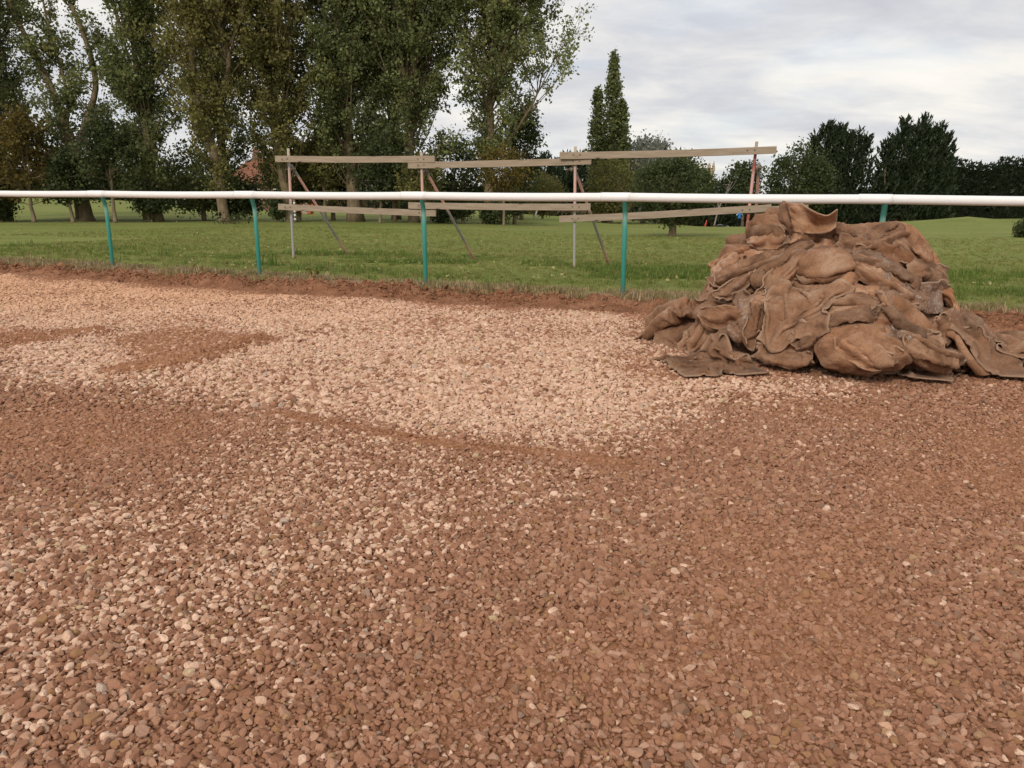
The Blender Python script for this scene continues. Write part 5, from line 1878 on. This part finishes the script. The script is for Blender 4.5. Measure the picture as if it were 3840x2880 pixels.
bushy('thicket', 'low brown and green scrub behind the golfer', 24.5, 90.5, .75, 4.6, 1.0, .0, .05, 120, 618, L_GOLD, cat='shrub', leaf=.22, per=22, cl=.35, ry=1.0, tone_bias=-.2)


def lombardy(name, label, x, y, spires, seed, mat):
    rg = np.random.default_rng(seed)
    z0 = float(lawn_z(x, y)) - 0.05
    root = empty(name, (x, y, z0), label, 'tree')
    wood = MB()
    LP, LT, LD = [], [], []
    for dx, h0, h, r in spires:
        wood.tube(np.array([(0, 0, 0), (dx * .5, 0, h0), (dx, 0, (h + h0) / 2), (dx, 0, h * .97)]), [.22, .14, .07, .01], 8)
        m = int((h - h0) * 60)
        hh = h0 + (h - h0) * rg.random(m)
        u = (hh - h0) / (h - h0)
        R_ = r * (np.sin(np.pi * np.clip(u * .86 + .14, 0, 1)) ** .55) * (0.8 + 0.4 * vnoise(hh * 1.3, hh * 0 + dx, 3))
        a = rg.uniform(0, 6.28, m)
        q = rg.random(m) ** .5
        C = np.stack([dx * np.clip(u * 3, 0.3, 1) + R_ * q * np.cos(a), R_ * q * np.sin(a), hh], -1)
        for c in C:
            nl = rg.poisson(13)
            LP.append(c + rg.standard_normal((nl, 3)) * np.array([.13, .13, .24]))
            LT.append(np.full(nl, rg.normal(.35, .14)) + .12 * rg.standard_normal(nl))
    LP, LT = np.concatenate(LP), np.concatenate(LT)
    wood.build('trunk', M_BARK, root)
    obj('crown', leaf_mesh('crown', LP, LT, .17, rg, mat), mat, root)


lombardy('columnar_poplar', 'tall narrow three spired poplar standing alone against the sky', 7.0, 60, [(.42, 1.2, 11.9, .78), (-.66, 1.0, 9.5, .68), (1.12, 1.0, 8.7, .66), (0.1, .8, 5.8, 1.25)], 701, L_POP)


def conifer(name, label, x, y, leaders, seed, mat=L_CON, group='dark conifers along the boundary', dens=34, spray=.46):
    """leaders: (dx, dy, height, radius, base height)"""
    rg = np.random.default_rng(seed)
    z0 = float(lawn_z(x, y)) - 0.1
    root = empty(name, (x, y, z0), label, 'tree', group)
    wood = MB()
    P, D, T = [], [], []
    for dx, dy, h, r, hb in leaders:
        wood.tube([(dx * .4, dy * .4, 0), (dx, dy, h * .5), (dx, dy, h * .98)], [.22, .14, .02], 7)
        m = int(dens * h * r)
        u = rg.random(m) ** 1.15
        R_ = r * np.clip(1 - u ** 2.2, 0, 1) ** .62 * (0.74 + .46 * rg.random(m))
        a = rg.uniform(0, 6.28, m)
        q = rg.uniform(.62, 1.0, m)
        C = np.stack([dx + R_ * q * np.cos(a), dy + R_ * q * np.sin(a), hb + (h - hb) * u], -1)
        O = np.stack([np.cos(a), np.sin(a), np.full(m, 1.6)], -1)
        for c, o_ in zip(C, O):
            k = 9
            # a plume: sprays along an upswept branch tip
            t = rg.random(k)
            o_ = unit(o_ + .25 * rg.standard_normal(3))
            P.append(c + o_ * (t * 0.95)[:, None] + (.13 * (1.1 - t))[:, None] * rg.standard_normal((k, 3)))
            D.append(unit(o_ + .32 * rg.standard_normal((k, 3))))
            T.append(np.full(k, rg.normal(.4, .17)) + .15 * (t - .4) + .1 * rg.standard_normal(k))
    P, D, T = np.concatenate(P), np.concatenate(D), np.concatenate(T)
    wood.build('trunk', M_BARK, root)
    obj('crown', leaf_mesh('crown', P, T, spray, rg, mat, D=D, aspect=.28), mat, root)


def lead(w, h, n, seed, hb=.2):
    rg = np.random.default_rng(seed)
    out = []
    for i in range(n):
        dx = (i / (n - 1) - .5) * w * .72 if n > 1 else 0
        k = 1 - 0.32 * abs(dx / (w * .5)) ** 2
        out.append((dx, rg.uniform(-.5, .5), h * k * rg.uniform(.88, 1.05), w / n * .98, hb))
    return out


conifer('conifer', 'big dark conifer with ragged leaders next to its wider twin', 34.6, 85, lead(7.2, 10.4, 7, 1), 711)
conifer('conifer', 'widest dark conifer with several ragged tops beside its narrower twin', 42.6, 85, lead(8.6, 10.6, 8, 2), 712)
conifer('conifer', 'lowest dark conifer of the three beside the end poplar', 3.6, 88, lead(3.4, 6.3, 3, 3), 713)
conifer('conifer', 'middle dark conifer of the three beside the end poplar', 6.2, 90, lead(3.4, 7.3, 3, 4), 714)
conifer('conifer', 'dark conifer standing closest behind the narrow three spired poplar', 8.7, 91, lead(3.0, 8.0, 2, 5), 715)
conifer('conifer', 'dark conifer between the narrow poplar and the highest pointed conifer', 14.0, 86, lead(3.6, 8.4, 3, 6), 716)
conifer('conifer', 'pointed dark conifer rising highest behind the willow', 16.6, 85, lead(3.0, 9.2, 2, 7), 717)
conifer('conifer', 'dark conifer peeping out behind the round tree', 15.3, 74, lead(3.0, 5.5, 3, 8), 718)
conifer('conifer', 'small dark conifer closest to the church tower', 22.8, 88, lead(2.6, 5.6, 2, 9), 719)
conifer('conifer', 'slightly taller dark conifer between church tower and ivy clad tree', 24.3, 90, lead(2.4, 6.2, 2, 10), 720)


def hedge(name, label, x0, y0, x1, y1, h, th, seed, mat=L_HEDGE, n_per=34, spray=.42, hvar=.25, kind=None, up=.9):
    rg = np.random.default_rng(seed)
    L = math.hypot(x1 - x0, y1 - y0)
    cx, cy = (x0 + x1) / 2, (y0 + y1) / 2
    z0 = float(lawn_z(cx, cy))
    root = empty(name, (cx, cy, z0), label, 'hedge')
    m = int(L * h * n_per)
    t = rg.random(m)
    hh = h * (1 + hvar * (fbm(t * L * .35, t * 0, 3, seed) - .5) * 2)
    v = rg.random(m) ** .8
    face = rg.random(m)
    off = np.where(face < .62, -th / 2, rg.uniform(-th / 2, th / 2, m)) + .2 * rg.standard_normal(m)
    v = np.where(face < .62, v, np.where(face < .9, rg.uniform(.9, 1.03, m), v))
    ux, uy = (x1 - x0) / L, (y1 - y0) / L
    X = x0 + (x1 - x0) * t + uy * -off * -1
    Y = y0 + (y1 - y0) * t + ux * off
    Zg = lawn_z(X, Y)
    Z = Zg + v * hh
    P = np.stack([X - cx, Y - cy, Z - z0], -1)
    D = unit(np.stack([.5 * rg.standard_normal(m), -.6 + .4 * rg.standard_normal(m), up + .4 * rg.standard_normal(m)], -1))
    cl = fbm(X * .9, Z * .9 + Y, 3, seed + 1)
    T = .38 + (cl - .5) * .9 + .12 * rg.standard_normal(m)
    obj('foliage', leaf_mesh('foliage', P, T, spray, rg, mat, D=D, aspect=.45), mat, root)
    # added solid core: keeps the hedge opaque, painted dark as its inner shade
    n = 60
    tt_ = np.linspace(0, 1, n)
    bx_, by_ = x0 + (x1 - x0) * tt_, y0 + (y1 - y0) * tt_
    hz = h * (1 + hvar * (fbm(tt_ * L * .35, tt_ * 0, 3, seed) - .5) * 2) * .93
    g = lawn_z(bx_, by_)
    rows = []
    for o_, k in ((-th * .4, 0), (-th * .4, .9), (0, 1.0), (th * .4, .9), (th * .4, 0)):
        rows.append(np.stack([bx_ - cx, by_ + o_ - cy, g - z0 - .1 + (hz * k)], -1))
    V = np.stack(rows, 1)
    obj('dark_core', np_mesh('dark_core', V.reshape(-1, 3), grid_faces(n, 5)), M_CORE, root)
    return root


M_CORE = plain('hedge_core', (0.012, 0.014, 0.008), 1.0, 0.0, .4, 3)  # near black, stands in for the shade inside hedges and reeds
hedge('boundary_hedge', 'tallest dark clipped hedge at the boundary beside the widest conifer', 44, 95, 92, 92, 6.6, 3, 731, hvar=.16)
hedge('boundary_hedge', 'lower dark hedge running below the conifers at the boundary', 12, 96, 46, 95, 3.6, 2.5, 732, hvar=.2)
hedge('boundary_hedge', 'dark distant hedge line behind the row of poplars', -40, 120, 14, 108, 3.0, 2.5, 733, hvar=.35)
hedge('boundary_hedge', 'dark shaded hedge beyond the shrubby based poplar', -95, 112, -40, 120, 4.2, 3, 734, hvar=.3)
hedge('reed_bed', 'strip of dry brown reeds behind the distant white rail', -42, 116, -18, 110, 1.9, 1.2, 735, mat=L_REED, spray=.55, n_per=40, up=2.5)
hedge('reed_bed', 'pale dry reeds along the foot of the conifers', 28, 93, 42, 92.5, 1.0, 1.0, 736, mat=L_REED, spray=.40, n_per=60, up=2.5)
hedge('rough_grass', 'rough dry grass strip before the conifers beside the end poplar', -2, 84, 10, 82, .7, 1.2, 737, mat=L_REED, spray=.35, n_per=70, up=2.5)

# bare pale tree near the church
rg = np.random.default_rng(741)
bt = empty('bare_tree', (22.0, 86, float(lawn_z(22, 86))), 'leafless pale branched tree beside the church tower', 'tree')
mb = MB()
main = limb_path((0, 0, -.1), (.1, 0, 1), 5.4, rg, 9, .3, .15)
mb.tube(main, np.linspace(.10, .02, 9), 7)
for k in range(16):
    p = along(main, rg.uniform(.3, .95))
    lp = limb_path(p, (rg.normal(0, 1), rg.normal(0, .6), .9), rg.uniform(.7, 1.9), rg, 6, .5, .3)
    mb.tube(lp, np.linspace(.035, .008, 6), 4)
mb.build('trunk', plain('dead_wood', (.34, .30, .25), .9, .1), bt)

# ------------------------------------------------------------------ distant buildings
def brick_mat(name, a, b_, m_):
    m, nt, b, _ = material(name)
    br = N(nt, 'ShaderNodeTexBrick')
    br.inputs['Color1'].default_value = (*a, 1)
    br.inputs['Color2'].default_value = (*b_, 1)
    br.inputs['Mortar'].default_value = (*m_, 1)
    br.inputs['Scale'].default_value = 4.0
    nt.links.new(mapping(nt, coords(nt), (1, 1, 1), (0, 0, 0), (R(90), 0, 0)), br.inputs['Vector'])
    nt.links.new(br.outputs[0], b.inputs['Base Color'])
    return m


M_BRICK = brick_mat('red_brick', (.17, .075, .05), (.21, .10, .065), (.24, .2, .16))
M_TILE = plain('roof_tile', (.21, .095, .06), .9, .1, .3, 3)
M_STONEW = plain('church_stone', (.36, .29, .20), .9, .1, .2, .4)
M_GLASS = plain('dark_glass', (.03, .035, .04), .15, .5, .1)
M_FRAMEW = plain('white_frame', (.7, .7, .68), .6, .3, .05)

hx, hy = -31.2, 101.0
hz = float(lawn_z(hx, hy))
house = empty('brick_house', (hx, hy, hz), 'brick house with red tiled gable roof half hidden behind the poplars', 'house')
W_, D_, E_, RZ = 4.6, 4.0, 3.2, 7.49 - hz
mb = MB()
mb.add([(-W_, -D_, -.3), (W_, -D_, -.3), (W_, D_, -.3), (-W_, D_, -.3), (-W_, -D_, E_), (W_, -D_, E_), (W_, D_, E_), (-W_, D_, E_)],
       [[0, 1, 5, 4], [1, 2, 6, 5], [2, 3, 7, 6], [3, 0, 4, 7]])
mb.build('wall', M_BRICK, house, False)
mb = MB()
rr = 1.4
mb.add([(-W_ - .4, -D_ - .4, E_ - .1), (W_ + .4, -D_ - .4, E_ - .1), (W_ + .4, D_ + .4, E_ - .1), (-W_ - .4, D_ + .4, E_ - .1), (-rr, 0, RZ), (W_ - .6, 0, RZ)],
       [[0, 1, 5, 4], [2, 3, 4, 5], [3, 0, 4, 4], [1, 2, 5, 5], [0, 3, 2, 1]])
ro = mb.build('roof', M_TILE, house, False)
mb = MB()
mb.box((-rr + .5, 0, RZ + .3), (.7, .7, 1.3)).tube([(-rr + .35, 0, RZ + .9), (-rr + .35, 0, RZ + 1.3)], .12, 10).tube([(-rr + .65, 0, RZ + .9), (-rr + .65, 0, RZ + 1.3)], .12, 10)
mb.build('chimney', M_BRICK, ro, False)
for wx in (-2.8, 0, 2.8):
    mb = MB()
    for a_, b2 in (((wx, -D_ - .02, 1.2), (1.3, .08, .08)), ((wx, -D_ - .02, 2.5), (1.3, .08, .08)), ((wx - .62, -D_ - .02, 1.85), (.07, .08, 1.22)), ((wx + .62, -D_ - .02, 1.85), (.07, .08, 1.22)), ((wx, -D_ - .025, 1.85), (.06, .07, 1.22))):
        mb.box(a_, b2)
    wn = mb.build('window', M_FRAMEW, house, False)
    MB().box((wx, -D_ - .005, 1.85), (1.17, .03, 1.22)).build('pane', M_GLASS, wn, False)

cx_, cy_ = 100.5, 420.0
church = empty('church_tower', (cx_, cy_, 0), 'far sandstone church tower with tall corner pinnacles above the trees', 'church')
MB().box((0, 0, 9.8), (8.6, 8.6, 20.6)).build('tower', M_STONEW, church, False)
par = MB()
for sx in (-1, 1):
    par.box((sx * 4.15, 0, 20.5), (.5, 8.4, 1.3)).box((0, sx * 4.15, 20.5), (7.7, .5, 1.3))
    for k in range(-3, 4):
        par.box((k * 1.15, sx * 4.15, 21.4), (.6, .52, .6))
par.build('parapet', M_STONEW, church, False)
for sx, sy, hgt in ((-1, -1, 4.4), (1, -1, 4.4), (-1, 1, 4.4), (1, 1, 4.4), (-.35, -1, 3.2), (.35, -1, 3.2)):
    mb = MB()
    mb.box((sx * 4.1, sy * 4.1, 21.0), (1.25, 1.25, 2.0))
    mb.add([(sx * 4.1 - .6, sy * 4.1 - .6, 22), (sx * 4.1 + .6, sy * 4.1 - .6, 22), (sx * 4.1 + .6, sy * 4.1 + .6, 22), (sx * 4.1 - .6, sy * 4.1 + .6, 22), (sx * 4.1, sy * 4.1, 21.2 + hgt)],
           [[0, 1, 4, 4], [1, 2, 4, 4], [2, 3, 4, 4], [3, 0, 4, 4]])
    mb.build('pinnacle', M_STONEW, church, False)
for wx in (-1.6, 1.6):
    mb = MB()
    mb.box((wx, -4.32, 16.6), (1.5, .08, 3.6))
    mb.build('belfry_window', M_GLASS, church, False)
tube_obj('flagpole', [(0, 0, 20), (0, 0, 27.5)], .09, M_FRAMEW, church, 8)

# ------------------------------------------------------------------ far white rail
M_WHITE = plain('white_paint', (.78, .78, .76), .5, .3, .05)
far = empty('distant_rail', (-38, 105, float(lawn_z(-38, 105))), 'thin white running rail curving away far beyond the poplars', 'rail')
ts = np.linspace(0, 1, 12)
FX = -48.5 + 21.0 * ts
FY = 114 - 20 * ts + 2.5 * np.sin(ts * math.pi)
FP = np.stack([FX, FY, lawn_z(FX, FY) + 1.0], -1)
tube_obj('rail', FP - np.array(far.location), .075, M_WHITE, far, 8)
for k in range(12):
    b0 = np.array([FX[k], FY[k], float(lawn_z(FX[k], FY[k]))]) - np.array(far.location)
    tube_obj('post', spline([b0 + (.25, .1, -.1), b0 + (.24, .1, .5), b0 + (.14, .05, .85), b0 + (0, 0, 1.0)], 9), .045, M_WHITE, far, 6)

# orange and white barrier under the trees
bx_, by_ = -18.3, 70.0
bz_ = float(lawn_z(bx_, by_))
bar = empty('barrier_board', (bx_, by_, bz_), 'orange barrier board with pale middle panel under the poplars', 'barrier')
M_ORG = plain('orange_plastic', (.55, .14, .05), .6, .3, .15, 4)
for sx in (-.5, .5):
    mb = MB()
    mb.box((sx, 0, .52), (.5, .1, .85)).box((sx * .82, 0, 1.03), (.36, .09, .2)).box((sx, .05, .06), (.42, .5, .1))
    mb.build('side_panel', M_ORG, bar, False)
MB().box((0, .01, .56), (.49, .08, .95)).build('middle_panel', plain('pale_plastic', (.55, .42, .36), .6, .3, .1, 4), bar, False)
# white painted stake against the many stemmed poplar
sx_, sy_ = -12.15, 44.3
st_ = empty('striped_stake', (sx_, sy_, float(lawn_z(sx_, sy_))), 'white banded stake beside the many stemmed poplar trunk', 'stake')
tube_obj('pole', [(0, 0, -.1), (0, 0, 1.25)], .055, M_BARK2, st_, 8)
for k in range(5):
    tube_obj('white_band', [(0, 0, .12 + k * .22), (0, 0, .23 + k * .22)], .06, M_WHITE, st_, 8)

# white marker stakes leaning in the grass
for x, y, ln, tl, lb in ((1.5, 52.5, .55, .28, 'white marker stick leaning in the grass near the end poplar'), (7.9, 57, .45, .8, 'white marker stick lying aslant near the olive green tree'), (26.6, 84, 1.1, 0.0, 'upright white marker post behind the red painted fence pole')):
    mk = empty('marker_stick', (x, y, float(lawn_z(x, y))), lb, 'marker', 'white marker sticks on the lawn')
    d_ = np.array([math.sin(tl), 0, math.cos(tl)])
    V, Q, T = tube(np.array([-.1 * d_, ln * .92 * d_]), .05, 8)
    obj('stick', mixed_mesh('stick', V, Q, T), M_WHITE, mk)
    V, Q, T = tube(np.array([ln * .92 * d_, ln * .97 * d_, ln * 1.02 * d_]), [.052, .05, .02], 8)
    obj('tip', mixed_mesh('tip', V, Q, T), plain('marker_tip', (.6, .6, .56), .6), mk)

# ------------------------------------------------------------------ golfer, seen from behind
gx_, gy_ = 24.45, 85.0
golfer = empty('person', (gx_, gy_, float(lawn_z(gx_, gy_))), 'golfer in blue top and dark trousers standing on the green, arms raised', 'person')


def skin(name, verts, edges, radii, mats, parent, root=0, pick=None):
    me = bpy.data.meshes.new(name)
    me.from_pydata(verts, edges, [])
    o = bpy.data.objects.new(name, me)
    COL.objects.link(o)
    o.modifiers.new('skin', 'SKIN')
    for i, r in enumerate(radii):
        r = r if isinstance(r, tuple) else (r, r)
        me.skin_vertices[0].data[i].radius = r
        me.skin_vertices[0].data[i].use_root = (i == root)
    s = o.modifiers.new('sub', 'SUBSURF')
    s.levels = s.render_levels = 2
    dg = bpy.context.evaluated_depsgraph_get()
    nm = bpy.data.meshes.new_from_object(o.evaluated_get(dg))
    bpy.data.objects.remove(o)
    nm.materials.clear()
    for m in mats:
        nm.materials.append(m)
    for p in nm.polygons:
        p.use_smooth = True
        p.material_index = pick(p.center) if pick else 0
    return obj(name, nm, None, parent)


body_v = [(0, 0, .95), (0, 0, 1.12), (0, 0, 1.30), (0, .01, 1.43), (0, 0, 1.50), (0, -.02, 1.58), (0, -.02, 1.68), (0, -.01, 1.74),
          (-.19, 0, 1.42), (-.34, .02, 1.28), (-.22, .20, 1.34), (-.10, .30, 1.42),
          (.19, 0, 1.42), (.34, .02, 1.28), (.22, .20, 1.34), (.10, .30, 1.42),
          (-.10, 0, .90), (-.17, .02, .50), (-.21, -.01, .10), (-.22, .10, .05),
          (.10, 0, .90), (.17, .02, .50), (.21, -.01, .10), (.22, .10, .05)]
body_e = [(0, 1), (1, 2), (2, 3), (3, 4), (4, 5), (5, 6), (6, 7), (3, 8), (8, 9), (9, 10), (10, 11), (3, 12), (12, 13), (13, 14), (14, 15), (0, 16), (16, 17), (17, 18), (18, 19), (0, 20), (20, 21), (21, 22), (22, 23)]
body_r = [(.16, .12), (.15, .11), (.18, .12), (.13, .10), .06, .085, .10, .07, .075, .055, .045, .04, .075, .055, .045, .04, .095, .07, .05, .04, .095, .07, .05, .04]
M_SKIN = plain('skin', (.45, .27, .19), .6, .3, .05)
M_BLUE = plain('blue_top', (.035, .20, .52), .8, .2, .15)
M_TROU = plain('dark_trousers', (.012, .013, .018), .8, .2, .15)
M_SLV = plain('white_sleeve_cloth', (.62, .66, .72), .8, .2, .05)
M_SHOE = plain('white_shoe', (.75, .75, .72), .6, .3, .05)
M_HAIR = plain('brown_hair', (.05, .035, .025), .8, .2, .2)


def pick(c):
    if c.z > 1.50:
        return 0 if c.z < 1.62 and c.y > 0.02 else 4 if c.z > 1.60 else 0
    if c.z < 0.085:
        return 5
    if c.z < 0.97:
        return 2
    if abs(c.x) > 0.24 or c.y > .17:
        return 0 if c.y > .27 else 3
    return 1


skin('body', body_v, body_e, body_r, [M_SKIN, M_BLUE, M_TROU, M_SLV, M_HAIR, M_SHOE], golfer, 0, pick)
# club held in front of him is hidden; his bag lies on the grass
gb = empty('golf_bag', (21.6, 82, float(lawn_z(21.6, 82))), 'black golf bag lying on the grass near the golfer', 'bag')
M_BAG = plain('black_bag', (.010, .010, .011), .6, .3, .2)
tube_obj('bag', spline([(-.55, 0, .14), (-.2, 0, .17), (.2, 0, .18), (.45, 0, .16), (.62, 0, .14)], 14), [.10, .14, .15, .15, .16, .17, .17, .17, .17, .16, .15, .14, .13, .10], M_BAG, gb, 12)
mb = MB()
mb.tube([(.55, 0, .15), (.85, .02, .15)], .012, 6).tube([(.55, .03, .17), (.82, .06, .18)], .012, 6).tube([(.55, -.04, .13), (.88, -.05, .12)], .012, 6)
mb.box((.87, .02, .14), (.07, .09, .06)).box((.85, .07, .17), (.07, .08, .06)).box((.9, -.06, .11), (.08, .09, .06))
mb.build('clubs', plain('club_steel', (.5, .5, .5), .35, .5, .1, metal=.7), gb)
mb = MB()
mb.tube(spline([(-.3, -.12, .25), (-.05, -.2, .34), (.25, -.13, .27)], 9), .018, 6)
mb.build('strap', plain('pale_strap', (.45, .45, .43), .7), gb)
fx, fy = 21.0, 86.0
fm = empty('red_marker', (fx, fy, float(lawn_z(fx, fy))), 'small red leaning marker beyond the golf bag', 'marker')
mb = MB()
mb.tube([(0, 0, 0), (.12, 0, .42), (.2, 0, .8)], [.12, .09, .03], 8)
mb.build('cone', plain('red_plastic', (.55, .09, .05), .6), fm)
MB().box((0, 0, .02), (.34, .34, .05)).build('foot', M_BAG, fm)

# weeds on the bank
for x, s, h, lb in ((-4.7, .02, .14, 'short dry dock weed standing on the sand bank'), (-2.75, .10, .17, 'tallest dry weed stalks on the sand bank'), (-4.05, -.02, .09, 'low green weed tuft on the sand bank')):
    rg = np.random.default_rng(int(abs(x) * 100))
    y = float(rail_y(x)) + s
    wd = empty('weed', (x, y, float(lawn_z(x, y))), lb, 'weed')
    stem, lv = MB(), []
    for k in range(7):
        p = limb_path((rg.normal(0, .02), rg.normal(0, .02), -.02), (rg.normal(0, .5), rg.normal(0, .5), 1), h * rg.uniform(.6, 1.1), rg, 6, .2, .2)
        stem.tube(p, np.linspace(.004, .0015, 6), 4)
        lv.append(p[2:] + .012 * rg.standard_normal((4, 3)))
        lv.append(p[3:] + .015 * rg.standard_normal((3, 3)))
    stem.build('stem', plain('weed_stem', (.16, .09, .05), .9, .1), wd)
    P = np.concatenate(lv)
    obj('leaves', leaf_mesh('leaves', P, .4 + .2 * rg.standard_normal(len(P)), .028, rg, L_GOLD if h > .1 else L_POP), None, wd)
